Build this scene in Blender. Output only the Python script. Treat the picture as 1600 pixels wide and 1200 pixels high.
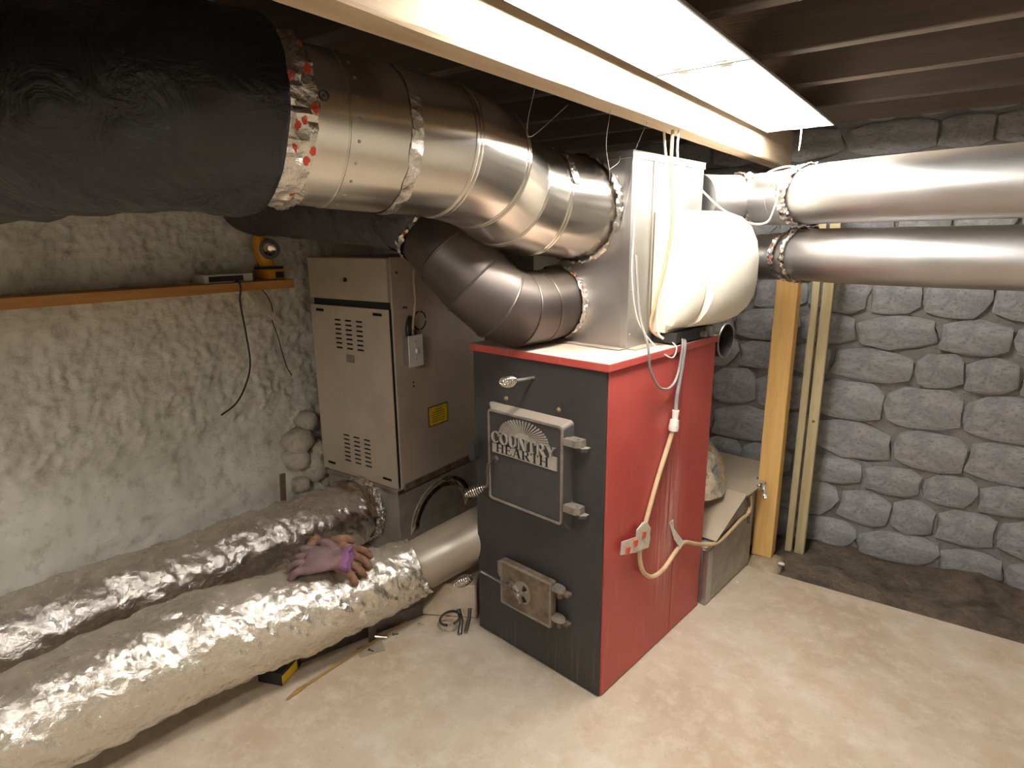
import bpy, bmesh, math, random
from math import sin, cos, pi, radians as R, sqrt
from mathutils import Vector as V, Matrix as Mx, noise as N

for o in list(bpy.data.objects): bpy.data.objects.remove(o)
scn = bpy.context.scene
col = scn.collection
rnd = random.Random(7)

# ------------------------------------------------------------------ camera, world, exposure
YAW, PITCH, ROLL = R(34.999), R(13.396), R(-0.545)
FPX = 940.44
cam_d = bpy.data.cameras.new('camera'); cam = bpy.data.objects.new('camera', cam_d); col.objects.link(cam)
cam_d.sensor_width = 36; cam_d.lens = 36 * FPX / 1600; cam_d.clip_start = .02
f_ = V((-sin(YAW)*cos(PITCH), cos(YAW)*cos(PITCH), -sin(PITCH))); r_ = V((cos(YAW), sin(YAW), 0)); u_ = r_.cross(f_)
cr, sr = cos(ROLL), sin(ROLL)
rx = r_*cr + u_*sr; ux = u_*cr - r_*sr
M = Mx((rx, ux, -f_)).transposed().to_4x4(); M.translation = V((.790, -1.649, 1.568))
cam.matrix_world = M
scn.camera = cam
w = bpy.data.worlds.new('basement_world'); scn.world = w; w.use_nodes = True
w.node_tree.nodes['Background'].inputs[0].default_value = (.012, .011, .012, 1)
scn.view_settings.view_transform = 'Standard'; scn.view_settings.look = 'None'
scn.view_settings.gamma = 1; scn.view_settings.use_curve_mapping = False
scn.view_settings.exposure = 0.16
TUBE_STRENGTH = 120.0
TUBE_COLOR = (1.0, .955, .895)
try:
    scn.cycles.max_bounces = 10; scn.cycles.diffuse_bounces = 5; scn.cycles.glossy_bounces = 5
    scn.cycles.sample_clamp_indirect = 6
except Exception: pass

# ------------------------------------------------------------------ helpers
ROOTM = {}
FR = {'W': Mx.Identity(4), 'B': Mx.Rotation(R(-8), 4, 'Z'), 'K': Mx.Rotation(R(-1.8), 4, 'Z')}

def thing(name, label, cat, loc=(0, 0, 0), rz=0, group=None, kind=None):
    o = bpy.data.objects.new(name, None); col.objects.link(o)
    o.location = loc; o.rotation_euler = (0, 0, rz); o.empty_display_size = .05
    ROOTM[o.name] = Mx.Translation(V(loc)) @ Mx.Rotation(rz, 4, 'Z')
    o['label'] = label; o['category'] = cat
    if group: o['group'] = group
    if kind: o['kind'] = kind
    return o

def finish(bm, smooth, angle=35):
    bmesh.ops.remove_doubles(bm, verts=bm.verts, dist=1e-6)
    bmesh.ops.recalc_face_normals(bm, faces=bm.faces)
    for f in bm.faces: f.smooth = bool(smooth)
    if smooth and angle:
        for e in bm.edges:
            if len(e.link_faces) == 2 and e.calc_face_angle(0) > R(angle): e.smooth = False

def obj(name, bm, mat, parent=None, fr='W', smooth=True, angle=35, label=None, kind=None):
    """one mesh object; vertex coordinates are given in frame fr"""
    finish(bm, smooth, angle)
    root = parent
    while root is not None and root.parent is not None: root = root.parent
    m = FR[fr]
    if root is not None: m = ROOTM[root.name].inverted() @ m
    bm.transform(m)
    me = bpy.data.meshes.new(name); bm.to_mesh(me); bm.free()
    o = bpy.data.objects.new(name, me); col.objects.link(o)
    for mm in (mat if isinstance(mat, (list, tuple)) else [mat]): me.materials.append(mm)
    if parent is not None: o.parent = parent
    if label: o['label'] = label
    if kind: o['kind'] = kind
    return o

def single(name, bm, mat, label, cat, fr='W', group=None, kind=None, **k):
    """a thing that is one mesh, origin at its base"""
    bm.transform(FR[fr])
    vs = [v.co for v in bm.verts]
    lo = V([min(v[i] for v in vs) for i in range(3)]); hi = V([max(v[i] for v in vs) for i in range(3)])
    p = V(((lo.x+hi.x)/2, (lo.y+hi.y)/2, lo.z))
    bm.transform(Mx.Translation(-p))
    o = obj(name, bm, mat, **k); o.location = p
    o['label'] = label; o['category'] = cat
    if group: o['group'] = group
    if kind: o['kind'] = kind
    return o

def struct(name, bm, mat, **k):
    o = obj(name, bm, mat, **k); o['kind'] = 'structure'; ROOTM[o.name] = Mx.Identity(4); return o

def B(): return bmesh.new()

def box(bm, a, b, bev=0, m=None, seg=2, mi=0):
    t = bmesh.new(); bmesh.ops.create_cube(t, size=1)
    a, b = V(a), V(b); c = (a+b)/2; d = b-a
    for v in t.verts: v.co = V((v.co.x*d.x, v.co.y*d.y, v.co.z*d.z)) + c
    if bev: bmesh.ops.bevel(t, geom=list(t.edges), offset=bev, segments=seg, profile=.6, affect='EDGES')
    merge(bm, t, m, mi); return bm

def merge(bm, t, m=None, mi=0):
    if m is not None: t.transform(m)
    mp = {v: bm.verts.new(v.co) for v in t.verts}
    for f in t.faces:
        try: g = bm.faces.new([mp[v] for v in f.verts]); g.material_index = mi
        except ValueError: pass
    t.free()

def obox(bm, c, size, m3, bev=0):
    """box of given size centred at c, oriented by 3x3"""
    d = V(size)/2
    return box(bm, -d, d, bev, Mx.Translation(V(c)) @ m3.to_4x4())

def axes(z, x=None):
    z = V(z).normalized()
    x = V(x) if x is not None else (V((0, 0, 1)) if abs(z.z) < .9 else V((1, 0, 0)))
    x = (x - z*x.dot(z)).normalized(); y = z.cross(x)
    return Mx((x, y, z)).transposed()

def prism(bm, poly, y0, y1, tf=lambda p, q, d: V((p, d, q)), mi=0):
    """extrude 2D polygon between depths"""
    a = [bm.verts.new(tf(p, q, y0)) for p, q in poly]; b = [bm.verts.new(tf(p, q, y1)) for p, q in poly]
    n = len(poly)
    fs = [bm.faces.new(a), bm.faces.new(b[::-1])]
    for i in range(n): fs.append(bm.faces.new((a[i], a[(i+1) % n], b[(i+1) % n], b[i])))
    for f in fs: f.material_index = mi
    return bm

def cat(pts, n=8):
    """Catmull-Rom resample"""
    P = [V(p) for p in pts]
    if len(P) < 3:
        return [P[0].lerp(P[1], i/n) for i in range(n+1)]
    P = [P[0]*2-P[1]] + P + [P[-1]*2-P[-2]]
    out = []
    for i in range(1, len(P)-2):
        for k in range(n):
            t = k/n; a, b, c, d = P[i-1:i+3]
            out.append(.5*((2*b) + (c-a)*t + (2*a-5*b+4*c-d)*t*t + (3*b-a-3*c+d)*t**3))
    out.append(P[-2]); return out

def frames(pts):
    T = []
    for i in range(len(pts)):
        T.append((pts[min(i+1, len(pts)-1)] - pts[max(i-1, 0)]).normalized())
    x = axes(T[0]).col[0].copy(); F = []
    for t in T:
        x = (x - t*x.dot(t)).normalized(); F.append((x, t.cross(x), t))
    return F

def tube(bm, pts, r, seg=12, caps=True, disp=None, mi=0):
    """sweep a circle along pts; r: number or list; disp(s, ang, p) -> radial offset"""
    pts = [V(p) for p in pts]; F = frames(pts); rings = []; s = 0
    for i, (p, (x, y, t)) in enumerate(zip(pts, F)):
        if i: s += (pts[i]-pts[i-1]).length
        rr = r[i] if isinstance(r, (list, tuple)) else r
        ring = []
        for k in range(seg):
            a = 2*pi*k/seg; d = x*cos(a)+y*sin(a)
            q = rr + (disp(s, a, p+d*rr) if disp else 0)
            ring.append(bm.verts.new(p + d*q))
        rings.append(ring)
    for i in range(len(rings)-1):
        for k in range(seg):
            f = bm.faces.new((rings[i][k], rings[i][(k+1) % seg], rings[i+1][(k+1) % seg], rings[i+1][k])); f.material_index = mi
    if caps:
        for rg in (rings[0][::-1], rings[-1]):
            f = bm.faces.new(rg); f.material_index = mi
    return bm

def loft(bm, rings, caps=True, closed=True):
    vs = [[bm.verts.new(p) for p in r] for r in rings]; n = len(vs[0])
    for a, b in zip(vs, vs[1:]):
        for k in range(n if closed else n-1):
            bm.faces.new((a[k], a[(k+1) % n], b[(k+1) % n], b[k]))
    if caps:
        bm.faces.new(vs[0][::-1]); bm.faces.new(vs[-1])
    return bm

def ringbead(bm, c, n, R_, r=.004, seg=48, x=None, sx=1, sy=1):
    """torus bead around centre c with normal n"""
    a = axes(n, x); pts = []
    for k in range(seg):
        t = 2*pi*k/seg
        pts.append((t, V(c) + a @ V((R_*sx*cos(t), R_*sy*sin(t), 0))))
    rings = []
    for t, p in pts:
        out = (p-V(c)).normalized(); nn = V(n).normalized()
        rings.append([bm.verts.new(p + out*r*cos(q) + nn*r*1.6*sin(q)) for q in [2*pi*j/6 for j in range(6)]])
    for i in range(seg):
        for j in range(6):
            bm.faces.new((rings[i][j], rings[i][(j+1) % 6], rings[(i+1) % seg][(j+1) % 6], rings[(i+1) % seg][j]))
    return bm

def disc(bm, c, n, r, h, seg=16, bev=0):
    t = bmesh.new(); bmesh.ops.create_cone(t, cap_ends=True, segments=seg, radius1=r, radius2=r, depth=h)
    if bev: bmesh.ops.bevel(t, geom=[e for e in t.edges if len(e.link_faces) == 2 and e.calc_face_angle(0) > 1], offset=bev, segments=2, affect='EDGES')
    merge(bm, t, Mx.Translation(V(c)+V(n).normalized()*h/2) @ axes(n).to_4x4()); return bm

def dome(bm, c, n, r, squash=.6):
    t = bmesh.new(); bmesh.ops.create_uvsphere(t, u_segments=10, v_segments=6, radius=r)
    for v in t.verts: v.co.z *= squash
    merge(bm, t, Mx.Translation(V(c)) @ axes(n).to_4x4()); return bm

def helix(p0, p1, r0, r1, turns, n=14):
    """barrel-shaped coil from p0 to p1"""
    a = axes(V(p1)-V(p0)); L = (V(p1)-V(p0)).length; out = []
    for i in range(turns*n+1):
        t = i/(turns*n); q = 2*pi*i/n; rr = r0 + (r1-r0)*sin(pi*min(1, max(0, t)))**.7
        out.append(V(p0) + a @ V((rr*cos(q), rr*sin(q), L*t)))
    return out

def fbm(p, s, o=4): return N.fractal(V(p)*s, 1.0, 2.0, o)
def ridged(p): return 1-abs(N.noise(V(p)))*2

# ------------------------------------------------------------------ materials
class NT:
    def __init__(s, name):
        s.m = bpy.data.materials.new(name); s.m.use_nodes = True; s.t = s.m.node_tree
        s.p = s.t.nodes['Principled BSDF']; s.out = s.t.nodes['Material Output']
        s.co = s.n('ShaderNodeTexCoord').outputs['Object']
    def n(s, t, **k):
        x = s.t.nodes.new(t)
        for a, b in k.items(): setattr(x, a, b)
        return x
    def l(s, a, b): s.t.links.new(a, b)
    def noise(s, scale, detail=4, rough=.6, sc3=None, dist=0):
        x = s.n('ShaderNodeTexNoise'); x.inputs['Scale'].default_value = scale; x.inputs['Detail'].default_value = detail
        x.inputs['Roughness'].default_value = rough; x.inputs['Distortion'].default_value = dist
        if sc3:
            mp = s.n('ShaderNodeMapping'); mp.inputs['Scale'].default_value = sc3; s.l(s.co, mp.inputs[0]); s.l(mp.outputs[0], x.inputs['Vector'])
        else: s.l(s.co, x.inputs['Vector'])
        return x.outputs['Fac']
    def voro(s, scale, sc3=None, feature='F1'):
        x = s.n('ShaderNodeTexVoronoi', feature=feature); x.inputs['Scale'].default_value = scale
        if sc3:
            mp = s.n('ShaderNodeMapping'); mp.inputs['Scale'].default_value = sc3; s.l(s.co, mp.inputs[0]); s.l(mp.outputs[0], x.inputs['Vector'])
        else: s.l(s.co, x.inputs['Vector'])
        return x.outputs['Distance']
    def rng(s, v, a, b, c=0, d=1):
        x = s.n('ShaderNodeMapRange'); s.l(v, x.inputs[0])
        for i, q in zip((1, 2, 3, 4), (a, b, c, d)): x.inputs[i].default_value = q
        return x.outputs[0]
    def math(s, op, a, b):
        x = s.n('ShaderNodeMath', operation=op)
        for i, q in enumerate((a, b)):
            if isinstance(q, (int, float)): x.inputs[i].default_value = q
            else: s.l(q, x.inputs[i])
        return x.outputs[0]
    def mix(s, f, a, b):
        x = s.n('ShaderNodeMix', data_type='RGBA')
        if isinstance(f, (int, float)): x.inputs[0].default_value = f
        else: s.l(f, x.inputs[0])
        for i, q in ((6, a), (7, b)):
            if isinstance(q, tuple): x.inputs[i].default_value = (*q, 1)
            else: s.l(q, x.inputs[i])
        return x.outputs[2]
    def base(s, c):
        if isinstance(c, tuple): s.p.inputs['Base Color'].default_value = (*c, 1)
        else: s.l(c, s.p.inputs['Base Color'])
        return s
    def rough(s, v):
        if isinstance(v, (int, float)): s.p.inputs['Roughness'].default_value = v
        else: s.l(v, s.p.inputs['Roughness'])
        return s
    def metal(s, v):
        if isinstance(v, (int, float)): s.p.inputs['Metallic'].default_value = v
        else: s.l(v, s.p.inputs['Metallic'])
        return s
    def bump(s, h, st=.3, dist=.01):
        x = s.n('ShaderNodeBump'); x.inputs['Strength'].default_value = st; x.inputs['Distance'].default_value = dist
        s.l(h, x.inputs['Height']); s.l(x.outputs[0], s.p.inputs['Normal']); return s
    def upward(s, a, b):
        g = s.n('ShaderNodeNewGeometry'); x = s.n('ShaderNodeSeparateXYZ'); s.l(g.outputs['Normal'], x.inputs[0])
        return s.rng(x.outputs[2], a, b)
    def dust(s, fac, color=(.42, .34, .25)):
        """settled dust: a rough layer over the shader"""
        d = s.n('ShaderNodeBsdfPrincipled'); d.inputs['Base Color'].default_value = (*color, 1); d.inputs['Roughness'].default_value = .9
        x = s.n('ShaderNodeMixShader')
        if isinstance(fac, (int, float)): x.inputs[0].default_value = fac
        else: s.l(fac, x.inputs[0])
        s.l(s.p.outputs[0], x.inputs[1]); s.l(d.outputs[0], x.inputs[2]); s.l(x.outputs[0], s.out.inputs[0]); return s

def plain(name, c, rough=.5, metal=0, var=.15, scale=18, bump=0):
    t = NT(name); n = t.noise(scale)
    t.base(t.mix(t.rng(n, .3, .7), tuple(x*(1-var) for x in c), tuple(min(1, x*(1+var)) for x in c))).rough(rough).metal(metal)
    if bump: t.bump(n, bump, .004)
    return t.m

def m_galv(name, c=(.78, .735, .67), rough=(.21, .25), dustamt=.15, lo=.6, hi=.95):
    t = NT(name); n = t.noise(5, 1, .4); d = t.noise(14, 6)
    t.base(t.mix(t.rng(n, .3, .75), tuple(x*.88 for x in c), c)).metal(1).rough(t.rng(n, .25, .75, *rough))
    t.dust(t.math('MULTIPLY', t.upward(lo, hi), t.rng(d, .3, .7, dustamt*.6, dustamt)))
    return t.m
GALV = m_galv('galvanised_duct_metal')
GALVD = m_galv('galvanised_metal_dusty', (.50, .45, .39), (.34, .5), .75, .2, .9)
GALVG = m_galv('galvanised_grey', (.52, .51, .50), (.34, .5), .35)

def m_foil(name, red=0, dustamt=.55, crinkle=.55):
    t = NT(name); v = t.voro(34, (1, 1, 1)); n = t.noise(26, 6, .65, dist=.6)
    t.base((.78, .74, .68)).metal(1).rough(t.rng(n, .3, .7, .16, .30))
    h = t.math('ADD', t.math('MULTIPLY', v, .6), n); t.bump(h, crinkle, .012)
    if red:
        f = t.rng(t.math('ADD', t.voro(red, (1, 1.5, 1)), t.math('MULTIPLY', t.math('SUBTRACT', t.noise(60, 3), .5), .55)), .24, .28, 1, 0)
        c = t.mix(f, (.78, .74, .68), (.62, .07, .03)); t.base(c); t.metal(t.rng(f, 0, 1, 1, .15))
    t.dust(t.math('MULTIPLY', t.upward(.25, .9), t.rng(t.noise(5, 5), .3, .65, dustamt*.55, dustamt)), (.46, .39, .30))
    return t.m
FOIL = m_foil('crumpled_foil_jacket')
TAPE = m_foil('foil_tape_printed_red', red=26, dustamt=.15, crinkle=.6)
TAPEP = m_foil('foil_tape', dustamt=.2, crinkle=.7)

def m_concrete():
    t = NT('concrete_floor'); a = t.noise(1.6, 6, .62, dist=.4); b = t.noise(11, 8, .7); c = t.noise(70, 4, .7); d = t.noise(3.1, 5, .6)
    k = t.mix(t.rng(a, .36, .64), (.405, .315, .225), (.56, .485, .385))
    k = t.mix(t.rng(d, .50, .68, 0, .7), k, (.42, .30, .205))
    k = t.mix(t.rng(b, .48, .72, 0, .55), k, (.64, .58, .49))
    k = t.mix(t.rng(c, .60, .74, 0, .5), k, (.22, .17, .12))
    t.base(k).rough(.82); t.bump(t.math('ADD', t.math('MULTIPLY', b, .6), t.math('MULTIPLY', c, .5)), .35, .006); return t.m
CONC = m_concrete()
def m_dirt():
    t = NT('dirt_ground'); a = t.noise(9, 8, .7); b = t.noise(40, 5, .7)
    t.base(t.mix(t.rng(a, .35, .65), (.05, .038, .028), (.17, .13, .09))).rough(.95).bump(t.math('ADD', a, b), .8, .03); return t.m
DIRT = m_dirt()
def m_lime(name, c0, c1, c2, s=1):
    t = NT(name); a = t.noise(2.6*s, 6, .65, dist=.5); b = t.noise(14*s, 7, .7); d = t.noise(60, 4, .7, (1, .55, 1.9))
    k = t.mix(t.rng(a, .35, .65), c0, c1); k = t.mix(t.rng(b, .52, .72, 0, .8), k, c2)
    t.base(k).rough(.9); t.bump(t.math('ADD', t.math('MULTIPLY', b, .7), t.math('MULTIPLY', d, .6)), .75, .012); return t.m
LIME = m_lime('whitewashed_wall', (.64, .61, .50), (.80, .77, .68), (.38, .33, .24))
LIMES = m_lime('whitewashed_stone', (.46, .41, .32), (.62, .56, .45), (.20, .16, .12), 2)
GREYS = m_lime('grey_limewashed_stone', (.30, .30, .31), (.48, .48, .49), (.10, .085, .075), 1.3)
MORT = m_lime('old_mortar', (.20, .17, .13), (.34, .27, .18), (.10, .085, .07), 2)

def m_wood(name, c0, c1, axis='X', ring=1, rough=.75, dark=.3):
    t = NT(name); sc = {'X': (.6, 9, 9), 'Y': (9, .6, 9), 'Z': (9, 9, .6)}[axis]
    a = t.noise(3*ring, 6, .6, sc, .4); b = t.noise(14, 5, .6, sc); e = t.noise(2.2, 3)
    k = t.mix(t.rng(a, .3, .7), c0, c1); k = t.mix(t.rng(b, .55, .75, 0, dark), k, tuple(x*.45 for x in c0)); k = t.mix(t.rng(e, .55, .75, 0, .35), k, tuple(x*.55 for x in c0))
    t.base(k).rough(rough); t.bump(b, .25, .004); return t.m
BEAMW = m_wood('rough_sawn_beam', (.50, .37, .235), (.66, .52, .36), 'Y')
POSTW = m_wood('yellow_pine_post', (.60, .345, .10), (.74, .475, .175), 'Z', .8, .6, .25)
OLDW = m_wood('old_board', (.36, .29, .15), (.50, .43, .26), 'Z')
SHELFW = m_wood('orange_shelf_wood', (.46, .20, .05), (.60, .30, .09), 'Y', 1, .6)
JOISTW = m_wood('joist_wood', (.085, .065, .05), (.14, .105, .08), 'X')
DECKW = m_wood('subfloor_boards', (.13, .108, .10), (.20, .17, .16), 'Y')

def m_red():
    t = NT('red_enamel'); a = t.noise(3, 5, .6); b = t.noise(7, 5, .65, (6, 6, .5)); c = t.noise(24, 5)
    k = t.mix(t.rng(a, .35, .7), (.37, .050, .042), (.46, .080, .064))
    k = t.mix(t.rng(b, .60, .78, 0, .28), k, (.62, .36, .32)); k = t.mix(t.rng(c, .64, .8, 0, .3), k, (.26, .035, .025))
    sp = t.n('ShaderNodeSeparateXYZ'); t.l(t.co, sp.inputs[0])      # limescale runs below the connector
    by = t.math('MULTIPLY', t.rng(t.math('ABSOLUTE', t.math('SUBTRACT', sp.outputs[1], .43), 0), .0, .13, 1, 0), t.math('MULTIPLY', t.rng(sp.outputs[2], .08, .42), t.rng(sp.outputs[2], .55, .9, 1, 0)))
    st = t.noise(7, 6, .7, (3, 9, .35))
    k = t.mix(t.math('MULTIPLY', t.math('MULTIPLY', by, t.rng(st, .42, .70)), t.rng(sp.outputs[0], -.02, -.005)), k, (.66, .50, .46))
    t.base(k).rough(t.rng(a, .3, .7, .34, .5)); t.bump(c, .03, .003); t.dust(t.math('MULTIPLY', t.upward(.5, .95), t.rng(t.noise(8, 6), .3, .6, .65, .95)), (.52, .44, .34)); return t.m
RED = m_red()
def m_black():
    t = NT('black_stove_paint'); a = t.noise(4, 6, .65); b = t.noise(30, 6, .7); s = t.noise(6, 5, .6, (16, 16, .6))
    sep = t.n('ShaderNodeSeparateXYZ'); t.l(t.co, sep.inputs[0])
    low = t.rng(sep.outputs[2], .05, .30, 1, 0)
    k = t.mix(t.rng(a, .35, .7), (.021, .0205, .021), (.041, .0395, .039)); k = t.mix(t.rng(b, .6, .75, 0, .35), k, (.085, .065, .045))
    k = t.mix(t.math('MULTIPLY', low, t.rng(s, .54, .70, 0, .55)), k, (.14, .11, .075))
    t.base(k).rough(t.rng(a, .3, .7, .42, .62)).bump(b, .05, .003); return t.m
BLACK = m_black()
def m_cast():
    t = NT('dusty_cast_iron'); n = t.noise(20, 4)
    t.base(t.mix(t.rng(n, .3, .7), (.040, .039, .040), (.062, .060, .060))).rough(.55).metal(.2).bump(n, .15, .004)
    t.dust(t.math('MULTIPLY', t.upward(.15, .8), .8), (.36, .30, .24)); return t.m
CASTM = m_cast()
LIP = plain('worn_iron_edge', (.27, .235, .195), .55, .4, .25, 30, .1)
CASTR = plain('rusty_cast_iron', (.17, .125, .085), .7, .3, .45, 22, .2)
EMBL = plain('tin_plated_emblem', (.46, .42, .36), .42, .35, .15, 30)
CHROME = plain('nickel_spring_wire', (.75, .70, .62), .2, 1, .1)
STEELD = plain('dark_steel_rod', (.12, .11, .105), .4, .9, .2)
DULL = plain('dull_grey_steel', (.33, .30, .27), .45, .7, .2)
BEIGE = plain('beige_furnace_enamel', (.46, .385, .295), .5, 0, .10, 5)
DARKH = plain('dark_inside', (.012, .011, .011), .8)
BLKPL = plain('black_plastic', (.015, .015, .016), .4)
YEL = plain('yellow_label', (.75, .52, .02), .55)
ORG = plain('orange_plastic', (.62, .27, .015), .4)
WPL = plain('white_plastic', (.74, .71, .64), .45, 0, .06)
CREAM = plain('cream_humidifier_plastic', (.76, .72, .62), .42, 0, .05, 4)
WHT = plain('white_reflector_enamel', (.80, .79, .76), .35, 0, .04)
TANC = plain('tan_cable_sheath', (.52, .38, .22), .5)
GREYC = plain('grey_cable_sheath', (.22, .20, .19), .5)
WHTC = plain('white_cable_sheath', (.72, .68, .58), .5)
BLKC = plain('black_cable', (.02, .02, .02), .5)
BRASS = plain('brass_rod', (.60, .40, .14), .35, .9, .2)
CARDB = plain('white_carton', (.50, .47, .42), .7)
REDP = plain('red_print', (.60, .08, .04), .6)
BROWNST = plain('brown_strap', (.17, .11, .06), .7)
GLB = plain('brown_leather', (.175, .088, .050), .9, 0, .5, 30, .5)
GLP = plain('mauve_leather', (.150, .092, .088), .85, 0, .22, 30, .5)
PURP = plain('purple_lining', (.17, .065, .145), .8)
WEB = plain('cobweb', (.30, .27, .25), .9)
def m_flex(name, c):
    t = NT(name); n = t.noise(10, 6, .6, dist=1.0); t.base(c).rough(.38).bump(n, .5, .03)
    t.dust(t.math('MULTIPLY', t.upward(.5, 1), .22), (.12, .10, .09)); return t.m
FLEX = m_flex('black_plastic_jacket', (.011, .0105, .011))
FLEXP = m_flex('dark_plastic_jacket', (.045, .038, .042))
def m_emit():
    t = NT('lit_fluorescent_tube'); t.base((.9, .9, .9)); t.p.inputs['Emission Color'].default_value = (*TUBE_COLOR, 1); t.p.inputs['Emission Strength'].default_value = TUBE_STRENGTH; return t.m
EMIT = m_emit()

# ------------------------------------------------------------------ setting
def plate(name, a, b, mat): return struct(name, box(B(), a, b), mat, smooth=False)
floor = plate('floor', (-2.6, -4.2, -.12), (2.6, 1.2, 0), CONC)
bm = B(); nx, ny = 60, 16
g = [[bm.verts.new((-2.6+5.2*i/nx, 1.2+.9*j/ny, -.05+.05*fbm((i*.35, j*.35, 3), .9)+.03*(j > 2))) for j in range(ny+1)] for i in range(nx+1)]
for i in range(nx):
    for j in range(ny): bm.faces.new((g[i][j], g[i+1][j], g[i+1][j+1], g[i][j+1]))
ground = struct('ground', bm, DIRT)
plate('wall_right', (2.4, -4.2, 0), (2.6, 2.0, 2.4), LIME)
plate('wall_front', (-2.2, -4.4, 0), (2.6, -4.2, 2.4), LIME)
# parged left wall: a displaced slab face
bm = B()
def wl(y, z):
    b = .035*fbm((0, y, z), 1.7, 3) + .014*fbm((3, y, z), 7, 4)
    up = max(0, min(1, (z-.45)/.35)); b += up*(.022*abs(N.noise(V((1, y*19, z*27))))+.016*abs(N.noise(V((4, y*38, z*46)))))
    t = max(0, min(1, (.72-z)/.55)); b += .10*t*t*(3-2*t)
    return -2.02 + b
ys = [-4.2+.1*i for i in range(28)] + [-1.4+.0105*i for i in range(192)] + [.65+.08*i for i in range(18)]
zs = [.0115*i for i in range(192)]
g = [[bm.verts.new((wl(y, z), y, z)) for z in zs] for y in ys]
for i in range(len(ys)-1):
    for j in range(len(zs)-1): bm.faces.new((g[i][j], g[i+1][j], g[i+1][j+1], g[i][j+1]))
wall_left = struct('wall_left', bm, LIME, angle=0)
def stone_bm(c, s, seed, rot=0):
    t = bmesh.new(); bmesh.ops.create_icosphere(t, subdivisions=2, radius=1)
    for v in t.verts:
        d = v.co.normalized(); q = 1/max(abs(d.x), abs(d.y), abs(d.z))
        k = .72*q + .28; v.co = d*k*(.86+.20*N.noise(d*1.6+V((seed*3.1, 0, 0))))
        v.co = V((v.co.x*s[0], v.co.y*s[1], v.co.z*s[2]))
    bm = B(); merge(bm, t, Mx.Translation(V(c)) @ Mx.Rotation(rot, 4, 'X')); return bm
for i, (y, z, s, rt) in enumerate([(.235, .52, (.10, .085, .075), .5), (.20, .43, (.11, .07, .06), .2), (.30, .355, (.12, .085, .10), .1), (.20, .285, (.09, .06, .05), 0),
                                   (.335, .455, (.10, .05, .05), .3), (.36, .27, (.10, .045, .055), .1), (.30, .62, (.08, .06, .05), .7), (.10, .10, (.08, .10, .06), 0), (.26, .12, (.09, .09, .08), 0)]):
    obj('stone', stone_bm((-1.955, y, z), s, i, rt), LIMES, wall_left, angle=0)
# back wall of whitewashed rubble stone: mortar bed with separate stones
wall_back = plate('wall_back', (-2.2, 1.72, -.2), (2.6, 1.95, 2.4), m_lime('washed_mortar', (.17, .165, .16), (.29, .28, .27), (.10, .08, .06), 1.3))
protos = []
for k in range(6):
    me = None
    b2 = stone_bm((0, 0, 0), (.5, .5, .5), 20+k); finish(b2, True, 0)
    me = bpy.data.meshes.new('stone'); b2.to_mesh(me); b2.free(); me.materials.append(GREYS); protos.append(me)
z = -.03
while z < 2.1:
    h = rnd.uniform(.13, .21); x = -.75 + rnd.uniform(-.1, .1)
    while x < 1.9:
        wd = rnd.uniform(.17, .36)
        o = bpy.data.objects.new('stone', protos[rnd.randrange(6)]); col.objects.link(o); o.parent = wall_back
        o.location = (x+wd/2, 1.715, z+h/2); o.scale = (wd*1.13, .036+.030*rnd.random(), h*1.12); o.rotation_euler = (0, rnd.uniform(-.12, .12), 0)
        x += wd
    z += h
# ceiling: subfloor boards on joists running across
ceiling = plate('ceiling', (-2.6, -4.4, 2.26), (2.6, 2.0, 2.34), DECKW)
for k in range(24):
    x = -2.2+.19*k
    obj('board', box(B(), (x+.004, -4.2, 2.235), (x+.186, 1.95, 2.26), .003, seg=1), DECKW, ceiling, smooth=False)
jm = None
for y in (-3.6, -3.15, -2.7, -2.25, -1.8, -1.38, -.96, -.54, -.12, .30, .72, 1.14, 1.52):
    o = obj('joist', box(B(), (-2.15, -.024, 2.065), (2.4, .024, 2.235), .003, seg=1), JOISTW, ceiling, smooth=False) if jm is None else None
    if jm is None: jm = o.data
    else:
        o = bpy.data.objects.new('joist', jm); col.objects.link(o); o.parent = ceiling
    o.location = (0, y, 0)
# the girder beam under the joists
bm = B(); secs = []
for i in range(49):
    y = -4.1 + 5.8*i/48; e = .006*N.noise(V((y*9, 1, 0))); e2 = .004*N.noise(V((y*21, 5, 0)))
    x0, x1 = .0075, .0775
    secs.append([(x0+e2, y, 1.9), (x1-.004+e, y, 1.9+abs(e2)), (x1+e2*.5, y, 1.906+abs(e)), (x1, y, 2.065), (x0, y, 2.065)])
beam = struct('beam', loft(bm, secs), BEAMW, fr='K', smooth=False)
for y, z in ((.62, 1.955), (-.28, 1.93)):
    obj('nail', tube(B(), [(.075, y, z), (.10, y-.004, z-.012)], .0022, 6), DULL, beam, 'K')

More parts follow.
